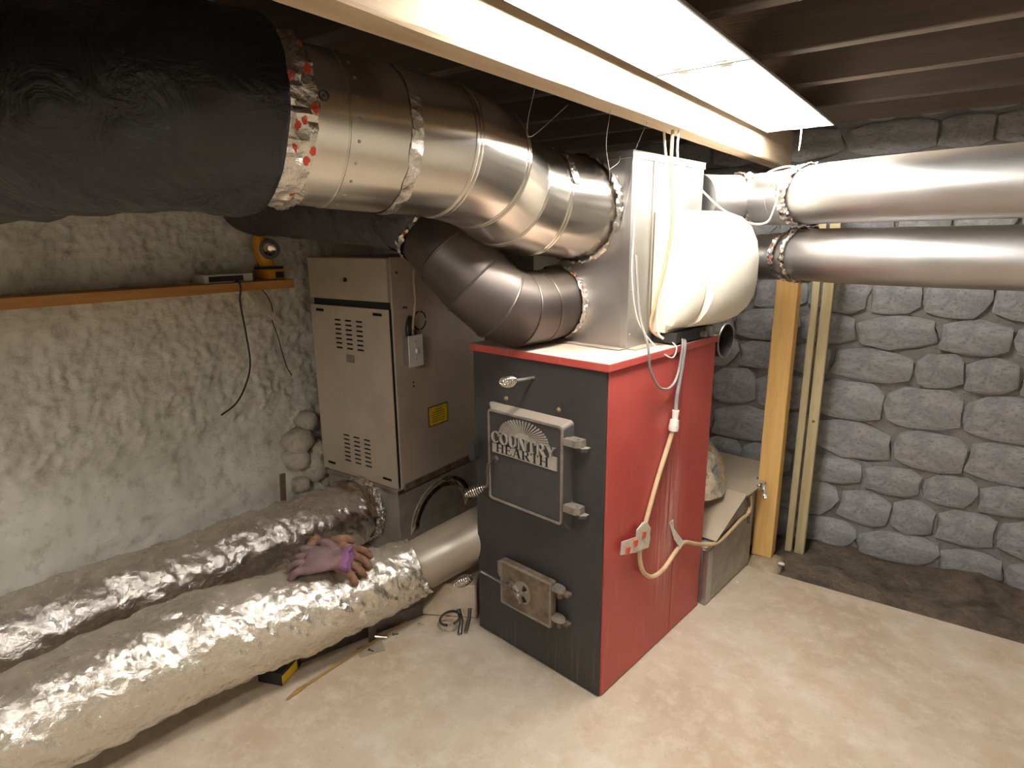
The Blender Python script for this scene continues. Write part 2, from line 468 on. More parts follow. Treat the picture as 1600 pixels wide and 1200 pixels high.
# ------------------------------------------------------------------ fluorescent fixtures
def fixture(y0, y1, label, chain=False, cx=.232):
    t = thing('fluorescent_fixture', label, 'light', (cx, (y0+y1)/2, 1.985), 0, 'shop lights under the joists')
    prof = [(-.125, 1.99), (-.065, 2.05), (.065, 2.05), (.125, 1.99), (.122, 1.988), (.063, 2.046), (-.063, 2.046), (-.122, 1.988)]
    obj('reflector', prism(B(), prof, y0, y1, lambda p, q, d: V((cx+p, d, q))), WHT, t, 'K', smooth=False)
    obj('ballast_housing', box(B(), (cx-.035, y0+.002, 2.026), (cx+.035, y1-.002, 2.064), .004), WHT, t, 'K', smooth=False)
    for y in (y0, y1-.004):
        obj('end_plate', prism(B(), prof[:4], y, y+.004, lambda p, q, d: V((cx+p, d, q))), WHT, t, 'K', smooth=False)
    for sx in (-.055, .055):
        tb = obj('tube', tube(B(), [(cx+sx, y0+.03, 2.008), (cx+sx, y1-.03, 2.008)], .017, 16), EMIT, t, 'K')
        for y in (y0+.012, y1-.03):
            obj('lamp_holder', box(B(), (cx+sx-.014, y, 1.99), (cx+sx+.014, y+.018, 2.047), .003), WPL, t, 'K')
    if chain:
        obj('pull_cord', tube(B(), [(cx+.012, y1-.03, 1.99), (cx+.012, y1-.03, 1.94), (cx+.010, y1-.03, 1.905)], .0028, 8), WHTC, t, 'K')
    return t
fixture(.012, 1.12, 'lit white two-tube shop light with a white pull cord above the taped pipes', True)
fixture(-.74, .004, 'lit white two-tube shop light nearest the camera, cut by the top edge')
fixture(-3.4, -2.2, 'added unseen shop light behind the camera, brightening the left wall and beige furnace', False, .33)  # added lamp out of view, lifts the left wall and beige furnace

# ------------------------------------------------------------------ wood furnace (boiler-aligned frame B)
RB = R(-8); bl = FR['B']
wf = thing('wood_furnace', 'red and black wood burning furnace with two cast iron doors and spring handles', 'furnace', (0, 0, 0), RB)
W_, D_, H_ = -.606, .745, 1.2
obj('cabinet', box(B(), (W_, .006, .004), (0, D_, 1.172), .004), RED, wf, 'B', smooth=False)
obj('front_panel', box(B(), (W_+.004, -.003, .004), (-.006, .006, 1.17), .002), BLACK, wf, 'B', smooth=False, label='black painted front panel')
obj('lid', box(B(), (W_-.006, -.012, 1.172), (.008, D_+.008, 1.2), .004), RED, wf, 'B', smooth=False, label='red lid covered in pale dust')
obj('seam_strip', box(B(), (-.0005, .485, .01), (.0015, .487, 1.17)), RED, wf, 'B', smooth=False)
def grip(parent, p0, p1, name='spring_grip'):
    return obj(name, tube(B(), helix(p0, p1, .006, .019, 9), .0024, 6), CHROME, parent, 'B', angle=0, label='coiled bright wire grip')
def rod(bm, pts, r, seg=8): return tube(bm, cat(pts, 5), r, seg)
# damper rod above the door
dr = obj('damper_rod', rod(B(), [(-.303, 0, 1.111), (-.296, -.07, 1.117), (-.291, -.125, 1.123)], .0055), DULL, wf, 'B')
grip(dr, (-.293, -.110, 1.121), (-.285, -.182, 1.130))
for x, z in ((-.434, 1.015), (-.193, 1.017)): obj('bolt', dome(B(), (x, -.003, z), (0, -1, 0), .0095, .8), CASTR, wf, 'B')
# loading door
def rrect(x0, z0, x1, z1, r, n=4):
    out = []
    for cx, cz, a in ((x1-r, z1-r, 0), (x0+r, z1-r, 90), (x0+r, z0+r, 180), (x1-r, z0+r, 270)):
        for k in range(n+1):
            q = R(a+90*k/n); out.append((cx+r*cos(q), cz+r*sin(q)))
    return out
def frame_bm(bm, o, i, y0, y1):
    n = len(o); ring = lambda P, y: [bm.verts.new((p, y, q)) for p, q in P]
    a, b, c, d = ring(o, y0), ring(o, y1), ring(i, y1), ring(i, y0)
    for k in range(n):
        j = (k+1) % n
        for u, v in ((a, b), (b, c), (c, d), (d, a)): bm.faces.new((u[k], u[j], v[j], v[k]))
    return bm
bm = B()
rings = [[V((p, y, q)) for p, q in rrect(x0, z0, x1, z1, .016)] for x0, z0, x1, z1, y in
         ((-.522, .598, -.128, .992, -.002), (-.520, .600, -.130, .990, -.012), (-.490, .628, -.143, .978, -.034), (-.488, .630, -.145, .976, -.042))]
ld = obj('loading_door', loft(bm, rings), CASTM, wf, 'B', angle=30)
obj('door_rim', frame_bm(B(), rrect(-.488, .629, -.143, .977, .014), rrect(-.481, .636, -.150, .970, .010), -.040, -.047), LIP, ld, 'B', label='worn lighter edge')
for z in (.928, .694):
    lug = B(); poly = [(-.140, -.004), (-.140, -.045), (-.092, -.045), (-.078, -.030), (-.078, -.004)]
    prism(lug, poly, z-.012, z+.012, lambda p, q, d: V((p, q, d))); disc(lug, (-.094, -.024, z+.012), (0, 0, 1), .006, .004, 10)
    obj('hinge_lug', lug, LIP, ld, 'B', smooth=False, label='dusty hinge lug')
    obj('hinge_bracket', prism(B(), [(-.098, -.003), (-.098, -.03), (-.075, -.034), (-.060, -.02), (-.060, -.003)], z-.024, z-.013, lambda p, q, d: V((p, q, d))), CASTM, ld, 'B', smooth=False)
# emblem: sunburst of rays over two lines of letters
bm = B(); cx, cz, yF = -.318, .897, -.042
prism(bm, [(cx+.036*cos(R(a)), cz+.021*sin(R(a))) for a in range(0, 181, 12)], yF, yF-.0035)
for k in range(23):
    a = R(4+172*k/22); e = (cos(a), sin(a)); n_ = (-e[1], e[0])
    r0, r1x, r1z = .033, .115, .066
    p0 = (cx+r0*e[0], cz+.019*e[1]); p1 = (cx+r1x*e[0], cz+r1z*e[1])
    dx, dz = p1[0]-p0[0], p1[1]-p0[1]; L = sqrt(dx*dx+dz*dz); qx, qz = -dz/L, dx/L
    prism(bm, [(p0[0]+qx*.0008, p0[1]+qz*.0008), (p0[0]-qx*.0008, p0[1]-qz*.0008), (p1[0]-qx*.0030, p1[1]-qz*.0030), (p1[0]+qx*.0030, p1[1]+qz*.0030)], yF, yF-.0038)
obj('sunburst', bm, EMBL, ld, 'B', smooth=False, label='raised silvery sunburst')
def letter(ch):
    """serif letters as polygons in a box of height 1; returns (width, polygons)"""
    T, s, h = .17, .07, .06   # thick stroke, thin stroke, serif height
    def bar(x, y0=0, y1=1, t=T): return [(x, y0), (x+t, y0), (x+t, y1), (x, y1)]
    def ser(x, y, t=T, e=.08): return [(x-e, y), (x+t+e, y), (x+t+e, y+h), (x-e, y+h)]
    def diag(x0, y0, x1, y1, t): return [(x0, y0), (x0+t, y0), (x1+t, y1), (x1, y1)]
    def arc(cx, cy, rx, ry, a0, a1, tx, ty, n=14):
        P = []
        for k in range(n):
            A, Bq = R(a0+(a1-a0)*k/n), R(a0+(a1-a0)*(k+1)/n)
            P.append([(cx+rx*cos(A), cy+ry*sin(A)), (cx+rx*cos(Bq), cy+ry*sin(Bq)), (cx+(rx-tx)*cos(Bq), cy+(ry-ty)*sin(Bq)), (cx+(rx-tx)*cos(A), cy+(ry-ty)*sin(A))])
        return P
    if ch == 'C': return .80, arc(.42, .5, .42, .52, 42, 318, .18, .07, 18) + [[(.70, .62), (.78, .62), (.78, 1.0), (.70, .9)]]
    if ch == 'O': return .88, arc(.44, .5, .44, .52, 0, 360, .18, .07, 22)
    if ch == 'U': return .86, [bar(.09, .3), ser(.09, .94), bar(.67, .3, 1, s), ser(.67, .94, s)] + arc(.415, .32, .325, .34, 180, 360, .16, .08, 10)
    if ch == 'N': return .92, [bar(.10, 0, 1, s), ser(.10, 0, s), ser(.04, .94, .1), bar(.76, 0, 1, s), ser(.76, .94, s), diag(.63, 0, .10, 1, .20)]
    if ch == 'T': return .80, [bar(.315), ser(.315, 0), [(.02, .94), (.78, .94), (.78, 1), (.02, 1)], [(.02, .72), (.07, .72), (.11, .94), (.02, .94)], [(.73, .72), (.78, .72), (.78, .94), (.69, .94)]]
    if ch == 'R': return .86, [bar(.09), ser(.09, 0), ser(.09, .94, T, .06), [(.2, .94), (.45, .94), (.45, 1), (.2, 1)], [(.2, .46), (.45, .46), (.45, .52), (.2, .52)], diag(.64, 0, .34, .48, .2), [(.64, 0), (.9, 0), (.9, .06), (.64, .06)]] + arc(.44, .73, .29, .27, -90, 90, .16, .06, 10)
    if ch == 'Y': return .86, [bar(.345, 0, .45), ser(.345, 0), diag(.345, .42, .04, 1, .19), diag(.42, .42, .70, 1, .08), ser(.05, .94, .2, .06), ser(.68, .94, .1, .07)]
    if ch == 'H': return .92, [bar(.10), ser(.10, 0), ser(.10, .94), bar(.65), ser(.65, 0), ser(.65, .94), [(.2, .47), (.7, .47), (.7, .54), (.2, .54)]]
    if ch == 'E': return .78, [bar(.10), ser(.10, 0, T, .06), ser(.10, .94, T, .06), [(.2, 0), (.72, 0), (.72, .06), (.2, .06)], [(.2, .94), (.68, .94), (.68, 1), (.2, 1)], [(.2, .47), (.52, .47), (.52, .54), (.2, .54)], [(.66, .06), (.72, .06), (.74, .26), (.70, .26)], [(.62, .75), (.66, .75), (.68, .94), (.60, .94)], [(.48, .38), (.53, .38), (.53, .63), (.48, .63)]]
    if ch == 'A': return .90, [diag(.62, 0, .36, 1, .20), diag(.08, 0, .38, 1, .075), ser(.05, 0, .08, .05), ser(.64, 0, .16, .06), [(.22, .3), (.66, .3), (.66, .36), (.22, .36)]]
def word(name, txt, x0, x1, z0, h, y0, y1, mat, label, big=()):
    bm = B(); ws = [letter(c)[0] for c in txt]; gap = .06; tot = sum(ws)+gap*(len(txt)-1); k = (x1-x0)/tot; x = x0
    for c, w_ in zip(txt, ws):
        hh = h*(1.12 if c in big else 1)
        for P in letter(c)[1]:
            prism(bm, [(x+p*k, z0-(hh-h)*.5+q*hh) for p, q in P], y0, y1)
        x += (w_+gap)*k
    return obj(name, bm, mat, ld, 'B', smooth=False, label=label)
word('upper_lettering', 'COUNTRY', -.468, -.172, .857, .042, yF, yF-.008, EMBL, 'raised silvery word COUNTRY')
obj('name_plate', prism(B(), [(-.466, .818), (-.167, .818), (-.167, .866), (-.185, .866), (-.190, .856), (-.466, .852)], yF, yF-.005), EMBL, ld, 'B', smooth=False)
word('lower_lettering', 'HEARTH', -.447, -.200, .823, .034, yF-.004, yF-.0062, DARKH, 'dark word HEARTH on the silvery plate')
obj('pivot_boss', disc(B(), (-.449, -.042, .792), (0, -1, 0), .014, .012, 16, .003), CASTR, ld, 'B', label='rusty round boss')
hd = obj('door_handle', rod(B(), [(-.449, -.05, .792), (-.449, -.080, .788), (-.452, -.088, .765), (-.452, -.088, .720), (-.456, -.092, .700), (-.470, -.105, .690)], .0062), STEELD, ld, 'B')
obj('spring_grip', tube(B(), helix((-.462, -.098, .694), (-.508, -.150, .668), .006, .019, 9), .0024, 6), CHROME, ld, 'B', angle=0, label='coiled bright wire grip')
obj('latch_catch', prism(B(), [(-.612, .752), (-.598, .742), (-.580, .752), (-.580, .812), (-.598, .822), (-.612, .812)], -.003, -.030), BLACK, wf, 'B', smooth=False)
# ash door
rings = [[V((p, y, q)) for p, q in rrect(x0, z0, x1, z1, .008)] for x0, z0, x1, z1, y in
         ((-.452, .190, -.198, .380, -.002), (-.450, .194, -.200, .386, -.016), (-.440, .207, -.186, .393, -.020), (-.436, .210, -.186, .392, -.042))]
ad = obj('ash_door', loft(B(), rings), CASTR, wf, 'B', angle=30, label='small rust stained cast door')
obj('door_rim', frame_bm(B(), rrect(-.434, .212, -.187, .391, .007), rrect(-.427, .219, -.194, .384, .005), -.040, -.048), LIP, ad, 'B')
wheel = B(); disc(wheel, (-.322, -.042, .300), (0, -1, 0), .043, .010, 32, .002)
obj('spin_damper', wheel, DULL, ad, 'B', label='round grey draft wheel')
for k in range(3):
    a0 = 40+120*k
    obj('damper_slot', prism(B(), [(-.322+r*cos(R(a)), .300+r*sin(R(a))) for r, a in ((.014, a0), (.036, a0), (.037, a0+18), (.036, a0+36), (.014, a0+36))], -.052, -.0535), DARKH, ad, 'B', smooth=False)
    e0 = R(a0-14)
    obj('damper_fin', prism(B(), [(-.322+.010*cos(e0), .300+.010*sin(e0)), (-.322+.038*cos(e0), .300+.038*sin(e0)), (-.322+.038*cos(e0+.22), .300+.038*sin(e0+.22))], -.052, -.066), LIP, ad, 'B', smooth=False)
obj('damper_knob', dome(disc(B(), (-.322, -.052, .300), (0, -1, 0), .006, .020, 12), (-.322, -.073, .300), (0, -1, 0), .0095, .8), DULL, ad, 'B')
obj('pivot_boss', ringbead(disc(B(), (-.386, -.042, .301), (0, -1, 0), .012, .010, 16), (-.386, -.043, .301), (0, 1, 0), .017, .0035, 20), CASTR, ad, 'B')
obj('door_handle', rod(B(), [(-.386, -.045, .301), (-.400, -.060, .306), (-.440, -.082, .328), (-.478, -.100, .345), (-.490, -.104, .342), (-.530, -.118, .308)], .0058), STEELD, ad, 'B')
obj('spring_grip', tube(B(), helix((-.522, -.115, .313), (-.583, -.150, .270), .006, .020, 9), .0024, 6), CHROME, ad, 'B', angle=0, label='coiled bright wire grip')
for z in (.372, .254):
    lug = B(); prism(lug, [(-.172+.026*cos(R(a))*(1.3 if cos(R(a)) > 0 else 1), -.028+.020*sin(R(a))) for a in range(0, 360, 24)], z-.006, z+.007, lambda p, q, d: V((p, q, d)))
    obj('hinge_lug', disc(lug, (-.165, -.028, z+.007), (0, 0, 1), .005, .004, 10), LIP, ad, 'B', smooth=False)
    obj('hinge_bracket', disc(box(B(), (-.178, -.03, z-.022), (-.125, -.003, z-.010), .003), (-.160, -.028, z-.03), (0, 0, 1), .012, .02, 12), CASTR, ad, 'B')
obj('latch_catch', prism(B(), [(-.470, .312), (-.462, .302), (-.448, .302), (-.448, .375), (-.470, .365)], -.003, -.026), DULL, wf, 'B', smooth=False)

# ------------------------------------------------------------------ supply plenum on the furnace
pl = thing('supply_plenum', 'tall galvanised sheet metal plenum standing on the red furnace lid', 'plenum', tuple(bl @ V((-.3, .49, 1.2))), RB)
px0, px1, py0, py1, pz1 = -.514, -.092, .238, .742, 1.845
obj('body', box(B(), (px0, py0, 1.201), (px1, py1, pz1), .002, seg=1), GALVG, pl, 'B', smooth=False)
obj('corner_flange', box(B(), (px1-.028, py0-.003, 1.203), (px1+.003, py0+.030, pz1), .001, seg=1), GALVG, pl, 'B', smooth=False)
obj('side_seam', box(B(), (px1, py0+.130, 1.205), (px1+.004, py0+.142, pz1-.02)), GALVD, pl, 'B', smooth=False)
fl = B()
for k in range(9):
    x = px0 + (px1-px0)*k/9; box(fl, (x, py0-.035-.008*rnd.random(), 1.2005), (x+.046, py0+.004, 1.2035), 0, Mx.Translation(V((0, 0, .001*rnd.random()))))
obj('base_flange', fl, GALVD, pl, 'B', smooth=False)
obj('side_flange', box(B(), (px1-.002, py0, 1.2005), (px1+.038, py1, 1.2035)), GALVD, pl, 'B', smooth=False)
obj('top_cap', box(B(), (px0-.004, py0-.004, pz1-.022), (px1+.004, py1+.004, pz1+.003), .001, seg=1), GALVG, pl, 'B', smooth=False)
for z in (1.25, 1.40, 1.55, 1.70): obj('screw', dome(B(), (px1+.003, py0+.016, z), (1, 0, 0), .004, .6), DULL, pl, 'B')

# ------------------------------------------------------------------ big round duct overhead
RD = .17
bd = thing('round_duct', 'large shiny round galvanised duct with an adjustable elbow running into the plenum', 'duct', (-.36, -.3, 1.62), 0)
P = [V(p) for p in ((-.455, -.83, 1.827), (-.415, -.69, 1.818), (-.372, -.535, 1.809), (-.328, -.39, 1.800), (-.315, -.235, 1.772), (-.345, -.075, 1.718), (-.325, .06, 1.690), (-.263, .271, 1.672))]
def nrm(i):
    if i == 0: return (P[1]-P[0]).normalized()
    if i == len(P)-1: return (bl.to_3x3() @ V((0, 1, 0)))
    return ((P[i]-P[i-1]).normalized()+(P[i+1]-P[i]).normalized()).normalized()
def ring_pts(i, r, seg=56):
    n = nrm(i); a = axes(n, (1, 0, 0)); return [P[i] + a @ V((r*cos(2*pi*k/seg), r*sin(2*pi*k/seg), 0)) for k in range(seg)]
names = ['duct_section', 'duct_section', 'duct_section', 'elbow_gore', 'elbow_gore', 'elbow_gore', 'duct_section']
for i, nm in enumerate(names):
    r0, r1 = RD + (.0012 if i % 2 else 0), RD + (.0012 if i % 2 else 0)
    obj(nm, loft(B(), [ring_pts(i, r0), ring_pts(i+1, r1)], caps=False), GALV, bd)
for i in (3, 4, 5, 6):
    bm = B(); ringbead(bm, P[i], nrm(i), RD, .004, 56, (1, 0, 0)); ringbead(bm, P[i]+nrm(i)*.014, nrm(i), RD-.001, .003, 56, (1, 0, 0))
    obj('seam_ring', bm, GALV, bd)
for i in (1, 2):
    obj('seam_ring', ringbead(B(), P[i], nrm(i), RD, .002, 56, (1, 0, 0)), GALV, bd)
a = axes(nrm(1), (1, 0, 0))
for k in range(24):
    q = 2*pi*k/24; dd = a @ V((cos(q), sin(q), 0)); obj('screw', dome(B(), P[1]+nrm(1)*.02+dd*RD, dd, .0045, .5), DULL, bd)
def tapeband(name, c, n, r, width, mat, parent, a0=0, a1=360, amp=.006, fr='W', seed=0, rows=7):
    """crumpled tape wound round a duct between two angles"""
    n = V(n).normalized(); a = axes(n, (1, 0, 0)); seg = max(6, int((a1-a0)/4)); bm = B(); g = []
    for i in range(seg+1):
        q = R(a0+(a1-a0)*i/seg); row = []
        for j in range(rows):
            s = (j/(rows-1)-.5)*width*(1+.25*N.noise(V((q*2, seed, 0)))); d = a @ V((cos(q), sin(q), 0))
            cr_ = abs(N.noise(V((q*7+seed, s*60, 1))))*amp*2 + abs(N.noise(V((q*19, s*90, seed))))*amp
            row.append(bm.verts.new(V(c) + n*(s+.004*N.noise(V((q*5, 2, seed)))) + d*(r+.002+cr_)))
        g.append(row)
    for i in range(seg):
        for j in range(rows-1): bm.faces.new((g[i][j], g[i+1][j], g[i+1][j+1], g[i][j+1]))
    return obj(name, bm, mat, parent, fr, angle=25, label='crumpled foil tape')
tapeband('foil_tape', P[0]+nrm(0)*.030, nrm(0), RD, .085, TAPE, bd, 0, 360, .010, seed=3)
tapeband('foil_tape', P[2], nrm(2), RD, .030, TAPEP, bd, 0, 360, .0025, seed=5)
tapeband('foil_tape', P[6]+nrm(6)*.03, nrm(6), RD, .035, TAPEP, bd, 255, 345, .008, seed=8)
tapeband('foil_tape', P[7]-nrm(7)*.012, nrm(7), RD, .045, TAPEP, bd, 0, 360, .010, seed=11)
pd = P[0].lerp(P[1], .62); a = axes(nrm(0), (1, 0, 0)); dd = (V((.79, -1.65, 2.15))-pd); dd = (dd - nrm(0)*dd.dot(nrm(0))).normalized()
obj('damper_bearing', dome(ringbead(B(), pd+dd*RD, dd, .010, .002, 16), pd+dd*RD, dd, .004, .8), STEELD, bd)

def wrinkle(amp, fs, fa, seed=0):
    def d(s, a, p):
        return amp*(abs(N.noise(V((s*fs, cos(a)*fa, sin(a)*fa+seed))))*1.4-.3) + amp*.6*N.noise(V((s*fs*2.7, cos(a)*fa*1.7, sin(a)*fa*1.7+seed*2)))
    return d
bf = thing('flexible_duct', 'fat black plastic wrapped duct taped to the open end of the shiny round duct', 'duct', (-1.1, -1.25, 1.55), 0)
pts = cat([P[0]+nrm(0)*.01, P[0]-nrm(0)*.07, (-.56, -.99, 1.835), (-.74, -1.09, 1.83), (-1.15, -1.16, 1.82), (-1.9, -1.17, 1.80)], 10)
rr = [.172+.030*min(1, i/3) for i in range(len(pts))]
obj('jacket', tube(B(), pts, rr, 40, True, wrinkle(.012, 9, 2.2)), FLEX, bf, angle=0)

GALVSHADE = m_galv('shade_darkened_galvanised', (.13, .11, .10), (.40, .52), .3, .3, .95)  # duct metal with the large duct's shade put into its base colour
# ------------------------------------------------------------------ lower round duct: elbow curling up from the plenum front
ls = thing('round_duct', 'smaller shadowed round duct whose segmented elbow rests low under the large duct', 'duct', (-.45, .05, 1.2), 0)
Q = [V(p) for p in ((-.352, .285, 1.345), (-.370, .150, 1.336), (-.383, .055, 1.338), (-.408, -.015, 1.366), (-.462, -.063, 1.434), (-.542, -.083, 1.522), (-.632, -.085, 1.610))]
r2 = .128
def nq(i):
    if i == 0: return (bl.to_3x3() @ V((0, -1, 0)))
    if i == len(Q)-1: return (Q[i]-Q[i-1]).normalized()
    return ((Q[i]-Q[i-1]).normalized()+(Q[i+1]-Q[i]).normalized()).normalized()
def rq(i, r, seg=44):
    a = axes(nq(i), (0, 0, 1)); return [Q[i] + a @ V((r*cos(2*pi*k/seg), r*sin(2*pi*k/seg), 0)) for k in range(seg)]
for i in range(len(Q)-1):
    obj('elbow_gore' if i else 'duct_section', loft(B(), [rq(i, r2), rq(i+1, r2)], caps=False), GALVSHADE, ls)
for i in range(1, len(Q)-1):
    obj('seam_ring', ringbead(B(), Q[i], nq(i), r2, .003, 44), GALVSHADE, ls)
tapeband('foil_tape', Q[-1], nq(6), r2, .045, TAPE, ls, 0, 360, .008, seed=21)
tapeband('foil_tape', Q[0]+nq(0)*.01, nq(0), r2, .035, TAPE, ls, 0, 360, .006, seed=25)
fx = thing('flexible_duct', 'dark plastic wrapped duct crossing in shadow above the beige furnace', 'duct', (-1.3, .05, 1.5), 0)
pts = cat([Q[-1]-nq(6)*.005, Q[-1]+nq(6)*.06, (-.80, -.055, 1.685), (-1.1, .0, 1.71), (-1.5, .03, 1.735), (-1.93, .08, 1.76)], 10)
obj('jacket', tube(B(), pts, [r2+.004+.016*min(1, i/6) for i in range(len(pts))], 36, True, wrinkle(.014, 8, 2.0, 4)), FLEXP, fx, angle=0)

# ------------------------------------------------------------------ humidifier on the plenum side
hu = thing('humidifier', 'cream plastic bypass humidifier with a bulging cover fixed to the plenum side', 'humidifier', tuple(bl @ V((0, .57, 1.24))), RB)
hy0, hy1 = .388, .742
obj('mounting_box', box(B(), (px1+.002, hy0, 1.245), (-.030, hy1, 1.665), .004), CREAM, hu, 'B')
def prof(s):
    base = [(0, 1.246), (.075, 1.262), (.120, 1.285), (.155, 1.320), (.178, 1.365), (.186, 1.42), (.186, 1.50), (.174, 1.56), (.148, 1.61), (.108, 1.645), (.055, 1.664), (0, 1.668)]
    out = []
    for x, z in base: out.append((-.030+x*s, 1.455+(z-1.455)*(.94+.06*s)))
    return out
secs = []
for y, s in ((hy0-.003, .03), (hy0+.012, .28), (hy0+.035, .44), (hy0+.065, .54), (hy0+.078, .57), (hy0+.082, .51), (hy0+.090, .52), (hy0+.096, .70), (hy0+.118, .80), (hy0+.15, .88), (hy0+.19, .95), (hy0+.24, 1), (hy1-.04, 1), (hy1-.01, .95), (hy1, .85), (hy1, .4)):
    secs.append([V((x, y, z)) for x, z in prof(s)])
obj('cover', loft(B(), secs), CREAM, hu, 'B', angle=28)
lb = obj('label_window', box(B(), (.149, hy1-.125, 1.450), (.154, hy1-.055, 1.485), .001), BLKPL, hu, 'B', smooth=False, label='small dark window in the cover')
obj('label_plate', box(B(), (.149, hy1-.125, 1.412), (.1535, hy1-.055, 1.447), .001), DULL, hu, 'B', smooth=False, label='small silver plate')
obj('void_box', box(B(), (-.088, hy0+.02, 1.206), (.006, hy1-.05, 1.246), .004), BLKPL, hu, 'B', smooth=False, label='black box filling the dark void under the cover')  # plain black box put in for the dark space between cover and lid
bm = B(); tube(bm, [(-.005, .60, 1.222), (.025, .60, 1.222)], .012, 12); box(bm, (.0, .632, 1.212), (.03, .662, 1.246), .003)
obj('water_valve', bm, DULL, hu, 'B')

# ------------------------------------------------------------------ cables on and above the furnace
def cable(name, pts, r, mat, label, cat_='cable', fr='B', n=7, seg=8, group=None):
    return single(name, tube(B(), cat(pts, n), r, seg), mat, label, cat_, fr, group)
cable('cable', [(-.055, .215, 1.52), (-.03, .212, 1.33), (.012, .201, 1.235), (.016, .218, 1.15), (.018, .270, 1.083), (.018, .332, 1.060), (.018, .385, 1.072), (.016, .420, 1.12), (.016, .436, 1.205), (-.01, .47, 1.225)], .0046, GREYC,
      'grey cable hanging in a loop over the red furnace side below the humidifier')
t = thing('power_cable', 'thick tan power cable with a white connector drooping down the red furnace side', 'cable', tuple(bl @ V((.015, .35, .34))), RB)
obj('upper_sheath', tube(B(), cat([(.000, .47, 1.214), (.018, .447, 1.200), (.018, .432, 1.10), (.016, .415, 1.02), (.020, .405, .965)], 6), .0075, 8), GREYC, t, 'B', label='greyish cable above the connector')
obj('sheath', tube(B(), cat([(.020, .396, .905), (.014, .380, .854), (.011, .318, .737), (.011, .249, .599), (.012, .216, .525), (.014, .206, .466), (.018, .228, .400), (.022, .290, .353), (.020, .378, .346), (.016, .475, .376), (.014, .545, .388), (.018, .642, .345), (.022, .735, .305), (.034, .818, .285), (.035, .949, .290), (.036, 1.06, .305), (.036, 1.145, .305), (.036, 1.165, .345), (.036, 1.155, .395)], 7), .0085, 8), TANC, t, 'B')
bm = B(); tube(bm, [(.020, .405, .968), (.020, .402, .935), (.020, .400, .934), (.020, .396, .905), (.020, .394, .893)], [.013, .011, .016, .019, .017], 14)
obj('connector', bm, WPL, t, 'B', label='white plastic connector')
cable('cable', [(-.084, .243, 1.80), (-.082, .244, 1.60), (-.084, .245, 1.45), (-.070, .27, 1.30), (-.02, .30, 1.215), (.014, .335, 1.175), (.016, .375, 1.168), (.012, .40, 1.195), (-.01, .41, 1.212)], .0022, WHTC,
      'thin pale wire trailing down the plenum corner to the furnace lid')
cable('cable', [(-.02, .30, 1.90), (-.03, .36, 1.72), (-.045, .376, 1.60), (-.045, .372, 1.46), (-.055, .372, 1.32), (-.05, .375, 1.25), (-.03, .378, 1.225)], .004, WHTC,
      'white cable hanging from the beam in front of the humidifier side')
cable('cable', [(.01, .30, 1.905), (.0, .32, 1.80), (-.008, .36, 1.62), (-.03, .37, 1.50), (-.055, .36, 1.36), (-.072, .36, 1.27), (-.06, .40, 1.23), (-.03, .42, 1.225)], .0055, TANC,
      'yellowish cable curving down the cream humidifier side to its base')
cable('cable', [(.02, .32, 1.905), (.012, .335, 1.83), (.02, .36, 1.775), (.03, .40, 1.765), (.028, .42, 1.80), (.015, .40, 1.815), (.012, .385, 1.785), (.045, .44, 1.73), (.09, .52, 1.665), (.15, .60, 1.62), (.20, .63, 1.62), (.225, .62, 1.66), (.235, .62, 1.72), (.21, .65, 1.765), (.18, .66, 1.785), (.25, .66, 1.80), (.305, .67, 1.775)], .0035, WHTC,
      'white cable looping from the beam across to the upper foil taped pipe')
AGED = plain('aged_tape', (.60, .56, .48), .5, .2, .12, 40, .2)
# tape on the furnace side
t = thing('tape_patch', 'folded pale tape with red marks holding the tan cable to the furnace side', 'tape', tuple(bl @ V((.012, .17, .5))), RB)
obj('strip', prism(B(), [(.078, .577), (.074, .530), (.170, .500), (.245, .492), (.262, .520), (.252, .545), (.262, .560), (.225, .600), (.205, .602), (.170, .585), (.168, .560)], .020, .0225, lambda p, q, d: V((d+.004*sin(p*60), p, q))), AGED, t, 'B', smooth=False)
for (y, z) in ((.110, .534), (.158, .542), (.212, .553)):
    obj('red_mark', prism(B(), [(y-.012, z-.010), (y+.010, z-.012), (y+.014, z+.010), (y-.009, z+.014)], .0225, .0262, lambda p, q, d: V((d, p, q))), REDP, t, 'B', smooth=False)
single('tape_strip', prism(B(), [(.438, .508), (.470, .510), (.478, .470), (.535, .398), (.505, .378), (.470, .430)], .0005, .0025, lambda p, q, d: V((d+max(0, (.46-q))*.25, p, q))), AGED, 'short pale tape strip over the cable beside the rear edge of the furnace', 'tape', 'B', smooth=False)

DULLG = plain('weathered_sheet_metal', (.34, .305, .255), .5, .35, .25, 9)
# ------------------------------------------------------------------ old beige gas furnace
gx0, gx1, gy, gy1, gz0, gz1 = -1.838, -1.262, .31, 1.02, .37, 1.50
gf = thing('gas_furnace', 'tall beige gas furnace with louvered front panel in the shadow behind the wood furnace', 'furnace', ((gx0+gx1)/2, .66, gz0), 0)
obj('casing', box(B(), (gx0, gy+.012, gz0), (gx1, gy1, gz1), .003, seg=1), BEIGE, gf, smooth=False)
obj('upper_panel', box(B(), (gx0+.004, gy-.006, 1.295), (gx1-.006, gy+.014, gz1-.004), .004), BEIGE, gf, smooth=False)
kb = B(); disc(kb, (-1.553, gy-.006, 1.392), (0, -1, 0), .011, .006, 16)
obj('keyhole_knob', kb, BLKPL, gf)
obj('gap_shadow', box(B(), (gx0+.02, gy+.004, 1.262), (gx1-.012, gy+.013, 1.294)), DARKH, gf, smooth=False, label='dark gap between the panels')
